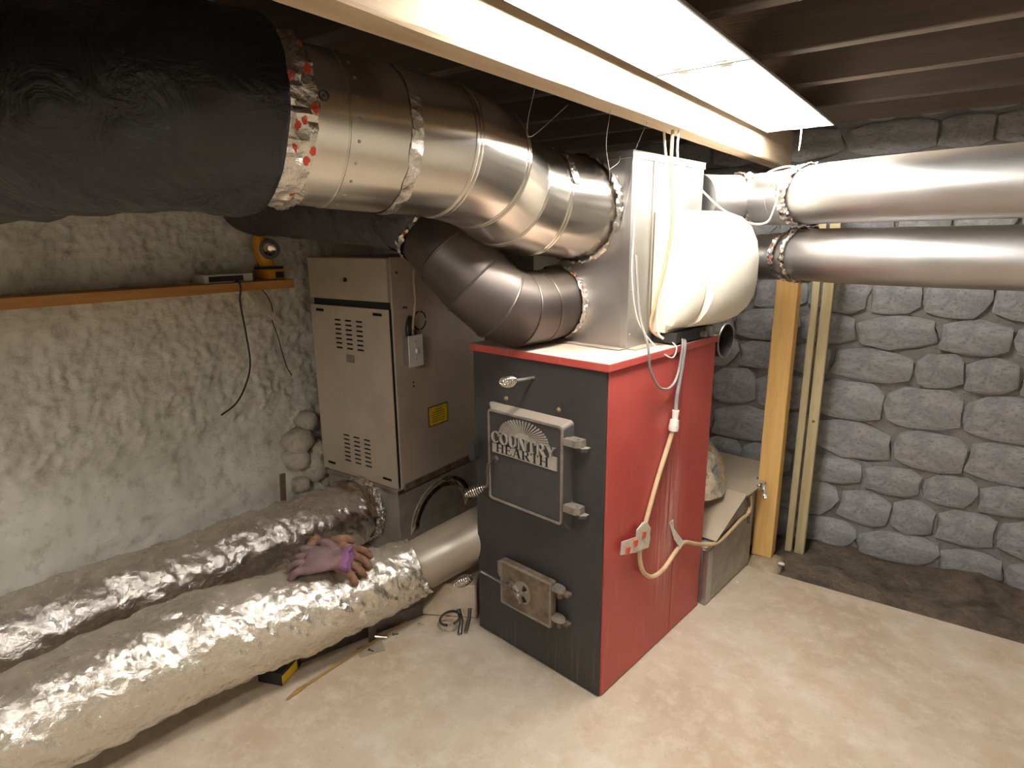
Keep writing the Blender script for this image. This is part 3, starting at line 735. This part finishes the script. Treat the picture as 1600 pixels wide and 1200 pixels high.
# louvered panel: a grid with the slots left open
def slotted(x0, z0, x1, z1, slots, y0, y1):
    xs = sorted({x0, x1} | {v for s in slots for v in (s[0], s[2])}); zs = sorted({z0, z1} | {v for s in slots for v in (s[1], s[3])})
    hole = lambda cx, cz: any(s[0] < cx < s[2] and s[1] < cz < s[3] for s in slots)
    bm = B(); vs = {}
    def vv(i, j, y):
        if (i, j, y) not in vs: vs[(i, j, y)] = bm.verts.new((xs[i], y, zs[j]))
        return vs[(i, j, y)]
    solid = lambda i, j: 0 <= i < len(xs)-1 and 0 <= j < len(zs)-1 and not hole((xs[i]+xs[i+1])/2, (zs[j]+zs[j+1])/2)
    for i in range(len(xs)-1):
        for j in range(len(zs)-1):
            if not solid(i, j): continue
            bm.faces.new((vv(i, j, y0), vv(i+1, j, y0), vv(i+1, j+1, y0), vv(i, j+1, y0)))
            for (di, dj, e) in ((-1, 0, ((i, j), (i, j+1))), (1, 0, ((i+1, j), (i+1, j+1))), (0, -1, ((i, j), (i+1, j))), (0, 1, ((i, j+1), (i+1, j+1)))):
                if not solid(i+di, j+dj):
                    (p, q), (u, v) = e; bm.faces.new((vv(p, q, y0), vv(u, v, y0), vv(u, v, y1), vv(p, q, y1)))
    return bm
sl = []
for zt in (1.198, .596):
    for cxx in (-1.632, -1.554, -1.476):
        for k in range(7): sl.append((cxx-.023, zt-.0232*k-.009, cxx+.023, zt-.0232*k))
for x, z in ((-1.765, 1.236), (-1.345, 1.236), (-1.770, .412), (-1.345, .412)): sl.append((x-.032, z-.007, x+.032, z+.007))
obj('louvered_panel', slotted(gx0+.004, gz0+.004, gx1-.006, 1.262, sl, gy-.008, gy-.004), BEIGE, gf, smooth=False)
obj('panel_backing', box(B(), (gx0+.006, gy+.008, gz0+.006), (gx1-.008, gy+.011, 1.262)), DARKH, gf, smooth=False, label='dark inside behind the slots')
obj('rating_sticker', box(B(), (-1.585, gy-.0090, .985), (-1.525, gy-.0078, 1.025)), DULL, gf, smooth=False)
obj('base_rail', box(B(), (gx1-.010, gy+.03, gz0-.016), (gx1+.006, gy1, gz0+.020), .002, seg=1), CASTR, gf, smooth=False, label='rust stained lower edge')
obj('side_seam', box(B(), (gx1, .594, gz0+.02), (gx1+.0015, .597, gz1)), BEIGE, gf, smooth=False)
# punched electrical knockout on the side: four arcs
bm = B(); kc = V((gx1+.0015, .498, 1.193))
for k in range(4):
    for q in range(6):
        a0 = R(90*k+8+74*q/6); a1 = R(90*k+8+74*(q+1)/6)
        prism(bm, [(kc.y+r*cos(a), kc.z+r*sin(a)*1.0) for r, a in ((.047, a0), (.047, a1), (.041, a1), (.041, a0))], gx1-.001, gx1+.002, lambda p, q_, d: V((d, p, q_)))
obj('knockout_ring', bm, DARKH, gf, smooth=False)
for (y, z, r) in ((.395, 1.265, .006), (.412, 1.263, .006), (.435, .895, .005), (.437, .875, .005), (.36, 1.43, .006)):
    obj('screw_hole', disc(B(), (gx1, y, z), (1, 0, 0), r, .0015, 10), DARKH, gf)
lb = obj('warning_label', box(B(), (gx1, .531, .636), (gx1+.002, .680, .742)), BLKPL, gf, smooth=False, label='yellow sticker with a black border')
obj('label_face', box(B(), (gx1+.001, .536, .641), (gx1+.003, .675, .737)), YEL, lb, smooth=False)
bm = B()
for k in range(6): box(bm, (gx1+.0025, .556+.010*(k == 0)*2, .722-.0125*k-.004), (gx1+.0034, .655-.010*(k == 0)*2, .722-.0125*k))
obj('label_print', bm, plain('label_ink', (.22, .15, .02), .6), lb, smooth=False)
sb = obj('switch_box', box(B(), (gx1, .375, .990), (gx1+.045, .450, 1.130), .003), GALVG, gf, smooth=False)
obj('cover_plate', box(B(), (gx1+.045, .366, .984), (gx1+.051, .462, 1.136), .003), WPL, sb, smooth=False, label='white switch plate')
bm = B(); box(bm, (gx1+.050, .408, 1.050), (gx1+.062, .418, 1.072), .002)
obj('switch_toggle', bm, WPL, sb)
for z in (1.105, 1.02): obj('plate_screw', dome(B(), (gx1+.051, .413, z), (1, 0, 0), .004), DULL, sb)
bm = B(); tube(bm, cat([(gx1+.02, .40, 1.128), (gx1+.02, .395, 1.165), (gx1+.015, .41, 1.20), (gx1+.002, .43, 1.215)], 5), .012, 10); disc(bm, (gx1+.02, .435, 1.13), (0, 0, 1), .013, .03, 12)
obj('conduit_fitting', bm, BLKPL, sb)
cable('cable', [(gx1+.022, .425, 1.135), (gx1+.024, .432, 1.20), (gx1+.030, .445, 1.30), (gx1+.03, .44, 1.40), (gx1+.05, .43, 1.47), (gx1+.06, .40, 1.55), (gx1+.05, .36, 1.66), (gx1+.05, .32, 1.80), (gx1+.05, .30, 2.0), (gx1+.05, .29, 2.065)], .0055, TANC, 'brown cable climbing from the switch on the beige furnace', fr='W')
# sheet-metal base box under it
bx = thing('return_plenum', 'scratched grey sheet metal box the beige furnace stands on', 'plenum', ((gx0+gx1)/2+.02, .66, 0), 0)
obj('body', box(B(), (gx0+.04, gy-.012, .002), (gx1-.008, gy1, gz0-.016), .003, seg=1), DULLG, bx, smooth=False)
obj('top_flange', box(B(), (gx0+.035, gy-.018, gz0-.026), (gx1-.002, gy1+.002, gz0-.001), .002, seg=1), GALVD, bx, smooth=False)
bm = B(); ar = []
for k in range(19):
    q = R(180-180*k/18); ar.append((.62+.19*cos(q), .10+.175*sin(q)))
for k in range(18):
    (a0, b0), (a1, b1) = ar[k], ar[k+1]; ca, cb = (.62, .10), 1.30
    o0, o1 = (ca[0]+(a0-ca[0])*cb, ca[1]+(b0-ca[1])*cb), (ca[0]+(a1-ca[0])*cb, ca[1]+(b1-ca[1])*cb)
    prism(bm, [(a0, b0), (a1, b1), o1, o0], gx1-.010, gx1-.002, lambda p, q, d: V((d+.004*N.noise(V((p*40, q*40, 0))), p, q)))
obj('sealant_arc', bm, plain('crumbly_sealant', (.45, .37, .25), .95, 0, .2, 60, .9), bx, label='curved band of tan sealant')

# ------------------------------------------------------------------ insulated floor ducts
def foil_tube(pts, rr, amp=.012, seed=0, seg=80, n=26):
    pts = cat(pts, n); k = len(pts)-1
    R_ = [rr[0]+(rr[1]-rr[0])*min(1, i/k*2) if i/k < .5 else rr[1]+(rr[2]-rr[1])*(i/k*2-1) for i in range(k+1)]
    def d(s, a, p):
        c, s_ = cos(a), sin(a)
        fold = abs(N.noise(V((s*11+c*1.3+seed, c*1.2, s_*1.2)))) ** .8          # creases running round the duct
        fine = abs(N.noise(V((s*34+c*3, c*3.2, s_*3.2+seed))))
        sag = N.noise(V((s*3, c*.8, s_*.8+seed*3)))
        return amp*(1.7*fold-.5) + amp*.7*fine + amp*.9*sag
    return tube(B(), pts, R_, seg, False, d)
fd = thing('insulated_duct', 'front crumpled foil insulated floor duct with work gloves lying on it', 'duct', (-.95, -.45, .02), 0)
obj('foil_jacket', foil_tube([(-1.18, -1.75, .25), (-1.16, -1.35, .255), (-1.12, -1.02, .262), (-1.055, -.741, .268), (-.965, -.476, .255), (-.895, -.215, .245), (-.848, -.065, .250)], (.172, .166, .122)), FOIL, fd, angle=0)
obj('bare_pipe', tube(B(), cat([(-.885, -.16, .245), (-.85, -.055, .246), (-.76, .07, .305), (-.67, .145, .363), (-.615, .19, .40)], 6), .108, 40), GALVD, fd, label='dusty bare pipe end')
tapeband('foil_collar', V((-.842, -.040, .250)), V((.55, .72, .38)), .108, .055, TAPEP, fd, 0, 360, .012, seed=31)
rd_ = thing('insulated_duct', 'rear foil insulated floor duct between the whitewashed wall and the gloved duct', 'duct', (-1.55, -.2, .02), 0)
obj('foil_jacket', foil_tube([(-1.70, -1.75, .22), (-1.69, -1.3, .22), (-1.66, -.85, .222), (-1.60, -.44, .225), (-1.555, -.153, .23), (-1.53, .14, .222), (-1.525, .30, .215)], (.165, .165, .155), seed=9), FOIL, rd_, angle=0)
tapeband('foil_collar', V((-1.527, .262, .218)), V((0, 1, 0)), .155, .06, TAPEP, rd_, 0, 360, .016, seed=37)
for y_, a0, a1, w_ in ((.215, 75, 5, .010), (.170, 110, 60, .016), (.245, 60, 20, .012)):
    q = [(-1.530+.172*cos(R(a0+(a1-a0)*k/4)), y_+.012*sin(k*1.7), .224+.172*sin(R(a0+(a1-a0)*k/4))) for k in range(5)]
    c = cat(q, 5); bm = B(); rows = [(p + V((0, w_*(1+.4*N.noise(p*40)), .004*N.noise(p*60))), p - V((0, w_, 0))) for p in c]
    vs = [[bm.verts.new(p) for p in r] + [bm.verts.new(p - V((0, .002, 0))) for p in r[::-1]] for r in rows]
    for a_, b2 in zip(vs, vs[1:]):
        for k in range(4): bm.faces.new((a_[k], a_[(k+1) % 4], b2[(k+1) % 4], b2[k]))
    bm.faces.new(vs[0]); bm.faces.new(vs[-1][::-1])
    obj('torn_strip', bm, BROWNST, rd_, smooth=False, label='torn brown strip at the duct end')
# black sheet metal hanging under the front duct
single('duct_cradle', prism(prism(B(), [(-.30, .005), (.20, .005), (.20, .062), (-.30, .062)], -.92, -.916, lambda p, q, d: V((d+p*.36, p-.20, q))), [(-.06, .003), (-.02, .003), (-.02, .075), (-.06, .085)], -.915, -.911, lambda p, q, d: V((d+.02, p-.20, q))), STEELD,
       'dark bent sheet metal strip standing under the front foil duct', 'metal strip', smooth=False)

# ------------------------------------------------------------------ gloves
def glove(name, label, mat, M_, cuff_mat, flip=1, curl=.25):
    t = thing(name, label, 'glove', tuple(M_.translation), 0)
    bm = bmesh.new()
    def chain(pts, rads, sq=.62, seg=12):
        p = cat(pts, 5); n = len(p)-1; rr = []
        for i in range(n+1):
            u = i/n*(len(rads)-1); k = min(int(u), len(rads)-2); rr.append(rads[k]+(rads[k+1]-rads[k])*(u-k))
        b2 = B(); tube(b2, p, rr, seg); return b2
    pal = B(); secs = []
    for y, w2, h, zc in ((-.075, .044, .020, .004), (-.06, .041, .022, .0), (-.03, .040, .021, 0), (.0, .051, .024, .002), (.03, .056, .024, .004), (.055, .055, .020, .004), (.066, .048, .013, .002)):
        secs.append([V((w2*cos(2*pi*k/20), y, zc+h*sin(2*pi*k/20)*(1+.15*N.noise(V((k*.7, y*30, flip)))))) for k in range(20)])
    loft(pal, secs); merge(bm, pal)
    for k, (x, L, dx) in enumerate(((-.044, .072, -.012), (-.015, .090, -.004), (.014, .088, .004), (.042, .072, .012))):
        merge(bm, chain([(x, .035, .002), (x+dx*.4, .045+L*.5, .006+.004*sin(k*2)), (x+dx, .045+L*.82, .0-curl*.02), (x+dx*1.1, .045+L, -.006-curl*.035)], (.0142, .0140, .0138, .0085)))
    merge(bm, chain([(-.034*flip, -.035, .0), (-.062*flip, -.005, .004), (-.074*flip, .022, .002), (-.076*flip, .044, -.004)], (.018, .0175, .016, .009)))
    bm.transform(M_)
    o = obj('shell', bm, mat, t, angle=0)
    mo = o.modifiers.new('remesh', 'REMESH'); mo.mode = 'VOXEL'; mo.voxel_size = .0026; mo.use_smooth_shade = True
    ms = o.modifiers.new('smooth', 'SMOOTH'); ms.factor = .5; ms.iterations = 2
    cf = B(); secs = []
    for y, k1 in ((-.070, 1.0), (-.085, 1.08), (-.098, 1.16), (-.096, 1.06), (-.074, .9)):
        secs.append([V((.045*k1*cos(2*pi*k/28)+.003*sin(k*3.1), y+.004*sin(k*1.3), .004+.021*k1*sin(2*pi*k/28)+.004*sin(k*2.3))) for k in range(28)])
    loft(cf, secs, caps=False); cf.transform(M_)
    obj('cuff', cf, cuff_mat, t, angle=0)
    return t
def gm(p, rz, ry=0, rx=0, s=1.0): return Mx.Translation(V(p)) @ Mx.Rotation(R(rz), 4, 'Z') @ Mx.Rotation(R(ry), 4, 'Y') @ Mx.Rotation(R(rx), 4, 'X') @ Mx.Scale(s, 4)
glove('work_glove', 'brown leather work glove lying beneath the mauve one on the foil duct', GLB, gm((-.920, -.372, .441), -72, 25, -18, 1.05), GLB, 1, .9)
glove('work_glove', 'mauve leather work glove with purple cuff on top of the brown one', GLP, gm((-.886, -.439, .462), 124, -27, -3, 1.0), PURP, -1, .7)

# ------------------------------------------------------------------ right side: return air box, flue, post
rb = thing('return_air_box', 'dusty low sheet metal return box with a sloped lid beside the red furnace', 'duct', tuple(bl @ V((-.2, 1.1, 0))), RB)
sec = [(.765, .002), (1.25, .002), (1.25, .406), (1.105, .406), (.765, .272)]
obj('box_body', prism(B(), sec, -.52, .022, lambda p, q, d: V((d, p, q))), DULLG, rb, 'B', smooth=False)
obj('rear_section', box(B(), (-.52, 1.25, .002), (-.035, 1.60, .404), .002, seg=1), GALVD, rb, 'B', smooth=False)
obj('corner_strip', box(B(), (.0, .762, .004), (.027, .812, .262), .001, seg=1), GALVG, rb, 'B', smooth=False)
obj('side_panel', prism(B(), [(.816, .006), (1.235, .006), (1.235, .395), (1.108, .395), (.816, .280)], .022, .026, lambda p, q, d: V((d, p, q))), DULLG, rb, 'B', smooth=False)
lid_s = B(); prism(lid_s, [(.800, .296), (1.105, .414), (1.105, .418), (.800, .300)], -.53, .040, lambda p, q, d: V((d, p, q)))
LIDM = m_galv('dust_coated_lid', (.50, .45, .39), (.4, .55), 1.15, 0, .5)
obj('sloped_lid', lid_s, LIDM, rb, 'B', smooth=False, label='sloping dusty lid')
obj('flat_lid', prism(B(), [(-.53, 1.10), (.046, 1.10), (.046, 1.322), (-.003, 1.322), (-.014, 1.43), (-.014, 1.58), (-.53, 1.58)], .408, .415, lambda p, q, d: V((p, q, d))), LIDM, rb, 'B', smooth=False, label='level dusty lid')
bm = B(); tube(bm, cat([(.045, 1.245, .41), (.06, 1.235, .425), (.075, 1.22, .405), (.088, 1.205, .375)], 5), [.016-.0006*i for i in range(16)], 10, True, wrinkle(.010, 60, 3))
obj('tape_scrap', bm, TAPEP, rb, 'B', angle=25, label='torn foil tape end')
bm = B(); tube(bm, cat([(.034, 1.14, .40), (.036, 1.16, .34), (.035, 1.165, .25)], 5), .006, 6)
obj('wire_strap', bm, CASTR, rb, 'B')
hp = thing('foil_boot', 'crumpled foil covered boot on the return box behind the furnace corner', 'duct', tuple(bl @ V((-.1, .95, .41))), RB)
obj('foil_cover', tube(B(), cat([(-.22, .86, .66), (-.18, .93, .62), (-.155, .985, .54), (-.15, 1.01, .42)], 8), [.05+.006*min(i, 10) for i in range(25)], 36, True, wrinkle(.014, 18, 2.5, 7)), m_foil('dusty_foil', dustamt=.8), hp, 'B', angle=25)
fp = thing('flue_pipe', 'dark round flue pipe stub poking out behind the red furnace', 'pipe', (.05, .88, 1.08), 0)
def cyl_shell(bm, p0, p1, r, th, seg=32):
    a = axes(V(p1)-V(p0)); ring = lambda c, q: [V(c)+a @ V((q*cos(2*pi*k/seg), q*sin(2*pi*k/seg), 0)) for k in range(seg)]
    return loft(bm, [ring(p0, r), ring(p1, r), ring(p1, r-th), ring(p0, r-th)], caps=False)
DKG = plain('dark_galvanised', (.16, .15, .145), .4, .9, .2)
obj('pipe_wall', cyl_shell(B(), (-.20, .905, 1.165), (.110, .860, 1.160), .070, .003), DKG, fp)
obj('pipe_rim', ringbead(B(), (.106, .861, 1.160), (.31, -.045, -.005), .070, .003, 32), DULL, fp)
obj('pipe_inside', disc(B(), (.03, .872, 1.161), (.31, -.045, 0), .068, .004, 24), DARKH, fp)
# post standing on a concrete footing
po = thing('wood_post', 'yellow pine post standing on a small concrete footing beside the metal box', 'post', (.237, 1.355, 0), 0)
obj('timber', box(B(), (.190, 1.312, .012), (.284, 1.402, 1.50), .004), POSTW, po, smooth=False)
bm = stone_bm((.245, 1.30, -.028), (.105, .14, .045), 77)
obj('footing', bm, plain('footing_concrete', (.36, .28, .19), .9, 0, .25, 18, .6), po, angle=0)
ob = thing('old_board', 'pale weathered board leaning behind the pine post', 'board', (.39, 1.55, 0), 0)
bm = B(); box(bm, (.312, 1.500, -.02), (.345, 1.535, 1.9), .003, Mx.Rotation(R(0), 4, 'Y'), 1)
obj('stud', bm, OLDW, ob, smooth=False); obj('plank', box(B(), (.347, 1.485, -.01), (.392, 1.520, 1.7), .003, Mx.Translation(V((.012, 0, 0))), 1), OLDW, ob, smooth=False)
obj('nail', dome(B(), (.382, 1.484, .70), (0, -1, 0), .007), CASTR, ob)

# foil taped pipes behind the humidifier
def pipe(label, pts, r, joints, seed):
    t = thing('round_pipe', label, 'pipe', tuple(V(pts[1])-V((0, 0, r))), 0, 'foil taped pipes right of the humidifier')
    c = cat(pts, 8)
    obj('pipe_wall', tube(B(), c, r, 40), GALVG, t)
    F = frames(c)
    for k, wd in joints: tapeband('foil_tape', c[k], F[k][2], r, wd, TAPE, t, 0, 360, .008, seed=seed+k)
    for k in (18, 27):
        if k < len(c): obj('seam_ring', ringbead(B(), c[k], F[k][2], r, .0022, 40), GALVG, t)
    return t
pipe('upper bright pipe with foil tape joints leaving the plenum toward the stone wall', [(-.03, .80, 1.715), (.03, .93, 1.717), (.13, 1.03, 1.722), (.26, .93, 1.718), (.37, .80, 1.715), (.52, .69, 1.715), (.9, .58, 1.715), (1.9, .45, 1.715)], .100, ((13, .05), (32, .06)), 41)
pipe('lower grey pipe with foil tape joints, passing in front of the post top', [(-.03, .80, 1.485), (.02, 1.0, 1.487), (.13, 1.13, 1.488), (.26, 1.05, 1.495), (.37, .90, 1.505), (.52, .78, 1.505), (.9, .68, 1.505), (1.9, .55, 1.505)], .095, ((29, .045), (32, .03)), 51)

# ------------------------------------------------------------------ left wall: shelf and what lies on it, cords, stake
sh = thing('wall_shelf', 'short orange wooden shelf board fixed to the whitewashed wall', 'shelf', (-1.86, -.2, 1.36), 0)
obj('shelf_board', box(B(), (-2.0, -1.0, 1.350), (-1.845, .225, 1.392), .002, seg=1), SHELFW, sh, smooth=False)
obj('shelf_brace', obox(B(), (-1.955, .110, 1.262), (.018, .026, .25), Mx.Rotation(R(38), 3, 'X').to_3x3() @ Mx.Rotation(R(-8), 3, 'Y').to_3x3(), .002), m_wood('pale_brace', (.44, .40, .30), (.56, .52, .40), 'Z'), sh, smooth=False, label='pale slanted brace')
ct = thing('carton', 'flat whitish box lying on the orange shelf beside the work light', 'box', (-1.9, -.08, 1.392), 0)
obj('carton_body', box(B(), (-1.965, -.22, 1.393), (-1.862, .015, 1.432), .002, seg=1), CARDB, ct, smooth=False)
obj('dark_panel', box(B(), (-1.862, -.20, 1.400), (-1.8605, -.035, 1.424)), BLKPL, ct, smooth=False, label='dark printed strip')
fl = thing('work_light', 'orange work light with a black ringed lamp head standing on the shelf end', 'lamp', (-1.915, .135, 1.392), 0)
obj('battery_base', box(B(), (-1.965, .095, 1.393), (-1.868, .195, 1.445), .008), ORG, fl)
obj('base_panel', box(B(), (-1.869, .140, 1.402), (-1.8655, .185, 1.430), .001), BLKPL, fl, smooth=False, label='black panel')
obj('base_clip', box(B(), (-1.968, .090, 1.444), (-1.872, .192, 1.456), .004), BLKPL, fl)
obj('handle_body', loft(B(), [[V((-1.918+.030*cos(2*pi*k/14)*w1, .115+dy+.036*sin(2*pi*k/14)*w1, z_)) for k in range(14)] for z_, w1, dy in ((1.455, .95, .02), (1.475, 1.1, .012), (1.51, 1.1, .0), (1.55, 1.15, -.004), (1.59, 1.0, -.01), (1.61, .7, -.01))]), ORG, fl)
n_ = V((.80, -.38, -.10)); hc = V((-1.885, .130, 1.540))
obj('lamp_head', cyl_shell(disc(B(), hc-n_.normalized()*.04, n_, .034, .045, 20), hc-n_.normalized()*.01, hc+n_.normalized()*.022, .047, .016), BLKPL, fl)
obj('reflector', loft(B(), [[hc+n_.normalized()*d+axes(n_) @ V((r*cos(2*pi*k/24), r*sin(2*pi*k/24), 0)) for k in range(24)] for d, r in ((.018, .031), (.010, .022), (.006, .010), (.006, .001))], caps=False), CHROME, fl, label='shiny reflector')
cable('cord', [(-1.87, -.075, 1.393), (-1.842, -.070, 1.394), (-1.836, -.070, 1.36), (-1.86, -.065, 1.30), (-1.90, -.030, 1.15), (-1.90, -.025, 1.00), (-1.90, -.06, .90), (-1.90, -.12, .82), (-1.90, -.2, .78)], .0042, BLKC, 'black cord hanging from the shelf down the whitewashed wall', 'cord', 'W')
cable('cord', [(-1.965, .10, 1.36), (-1.955, .14, 1.31), (-1.945, .155, 1.24), (-1.95, .15, 1.19), (-1.945, .17, 1.10), (-1.945, .185, 1.02), (-1.94, .20, .94), (-1.935, .22, .89)], .0026, BLKC, 'thin dark wire on the wall below the shelf brace', 'cord', 'W')
single('stake', obox(B(), (-1.82, .025, .295), (.010, .030, .26), Mx.Rotation(R(-4), 3, 'X').to_3x3(), .001), BROWNST, 'narrow brown strip standing upright between the wall and the rear foil duct', 'strip', smooth=False)

# ------------------------------------------------------------------ small things on the floor
bm = B(); prism(bm, [(-.06, .002), (.20, .002), (.20, .155), (.06, .155)], -.06, .06, lambda p, q, d: V((p, d, q)))
bmesh.ops.bevel(bm, geom=list(bm.edges), offset=.006, segments=1, affect='EDGES')
bm.transform(Mx.Translation(V((-.845, .075, 0))) @ Mx.Rotation(R(28), 4, 'Z'))
single('concrete_block', bm, CONC, 'pale slanted concrete block on the floor left of the wood furnace', 'block', smooth=False)
br = thing('brass_rod', 'long thin brass rod with a threaded tip lying on the floor by the foil duct', 'rod', (-.89, -.4, 0), 0)
obj('shaft', tube(B(), [(-.905, -.555, .006), (-.885, -.21, .007), (-.868, -.02, .008)], .0042, 8), BRASS, br)
obj('tip', tube(B(), [(-.901, -.632, .006), (-.902, -.62, .006), (-.903, -.600, .006), (-.903, -.598, .006), (-.904, -.575, .006), (-.905, -.55, .006)], [.003, .005, .005, .007, .007, .0055], 10), BRASS, br)
bo = thing('bolt', 'shiny steel bolt lying across the brass rod on the floor', 'bolt', (-.885, -.225, 0), 0)
obj('bolt_head', disc(B(), (-.905, -.235, .018), (.8, .6, 0), .011, .009, 6), CHROME, bo, smooth=False)
obj('bolt_shank', tube(B(), [(-.899, -.230, .018), (-.855, -.197, .012)], .0055, 10), CHROME, bo)
for i, (p, d, lab) in enumerate((((-.855, -.165, .0), (.6, .8, 0), 'short dark screw beside the brass rod, the farther of two'), ((-.865, -.285, .0), (.9, .2, 0), 'short dark screw beside the brass rod, the nearer of two'), ((-.815, -.055, .0), (.9, .3, 0), 'small bright screw lying by the dark sheet metal strip'))):
    s_ = thing('screw', lab, 'screw', p, 0); d = V(d).normalized(); q = V(p)+V((0, 0, .006))
    obj('screw_head', dome(B(), q, d, .006, .6), CHROME if i == 2 else STEELD, s_); obj('shank', tube(B(), [q, q+d*.022-V((0, 0, .003))], .0026, 8), CHROME if i == 2 else STEELD, s_)
t = thing('bent_strap', 'dark steel rod bent into a loop lying beside the furnace corner', 'strap', (-.67, .02, 0), 0)
lp = [V((-.690+.048*cos(R(a)), -.000+.030*sin(R(a)), .05+.020*sin(R(a+40)))) for a in range(-40, 300, 20)]
obj('loop', tube(B(), cat(lp, 3), .0055, 8), STEELD, t)
obj('shank', tube(B(), [(-.668, .030, .085), (-.645, .020, .045), (-.628, -.012, .010)], .0095, 10), STEELD, t)
obj('second_shank', tube(B(), [(-.632, .062, .085), (-.620, .040, .05), (-.616, .012, .010)], .008, 10), STEELD, t)
t = thing('carton', 'yellow and black carton half hidden under the front foil duct', 'box', (-.99, -.6, 0), 0)
bm = B(); box(bm, (-.05, -.06, .001), (.05, .06, .055), .001, Mx.Translation(V((-1.045, -.560, 0))) @ Mx.Rotation(R(20), 4, 'Z'), 1)
obj('carton_body', bm, BLKPL, t, smooth=False)
bm = B(); box(bm, (.0495, -.055, .004), (.0515, .035, .040), 0, Mx.Translation(V((-1.045, -.560, 0))) @ Mx.Rotation(R(20), 4, 'Z'))
obj('yellow_panel', bm, YEL, t, smooth=False)
single('steel_plate', box(B(), (-.05, -.032, .0005), (.05, .032, .0025), 0, Mx.Translation(V((-.865, -.275, 0))) @ Mx.Rotation(R(60), 4, 'Z')), plain('grimy_plate', (.30, .245, .18), .6, .2), 'thin grimy flat plate lying under the screws beside the brass rod', 'plate', smooth=False)
# bits of debris near the slab edge
for (x, y, r, lab) in ((.335, 1.30, .014, 'white chip of plaster on the dark dirt beside the post'), (.20, 1.02, .006, 'small white chip on the concrete before the metal box')):
    single('plaster_chip', stone_bm((x, y, r*.5), (r*1.3, r, r*.5), 5), WPL, lab, 'chip', angle=0)

# ------------------------------------------------------------------ threads: cobwebs and a hanging wire
cable('hanging_wire', [(.112, -.24, 2.235), (.102, -.25, 2.16), (.090, -.27, 2.10), (.088, -.28, 2.07)], .0022, WHTC, 'short pale wire hanging from the boards above the beam', 'wire', 'W')
wb = thing('cobweb', 'thin cobweb threads hanging between the beam and the large round duct', 'cobweb', (-.1, 0, 1.8), 0)
for q in ([(.0, -.42, 1.90), (-.06, -.36, 1.84), (-.10, -.28, 1.825), (-.03, -.22, 1.90)], [(.03, -.1, 1.90), (-.03, 0, 1.83), (-.04, .05, 1.75), (-.08, .1, 1.72)], [(.04, .12, 1.90), (-.02, .17, 1.82), (-.05, .22, 1.75), (-.085, .235, 1.6)], [(-.04, .05, 1.77), (-.06, .15, 1.80), (-.10, .24, 1.83)]):
    obj('thread', tube(B(), cat(q, 5), .0007, 5), WEB, wb)
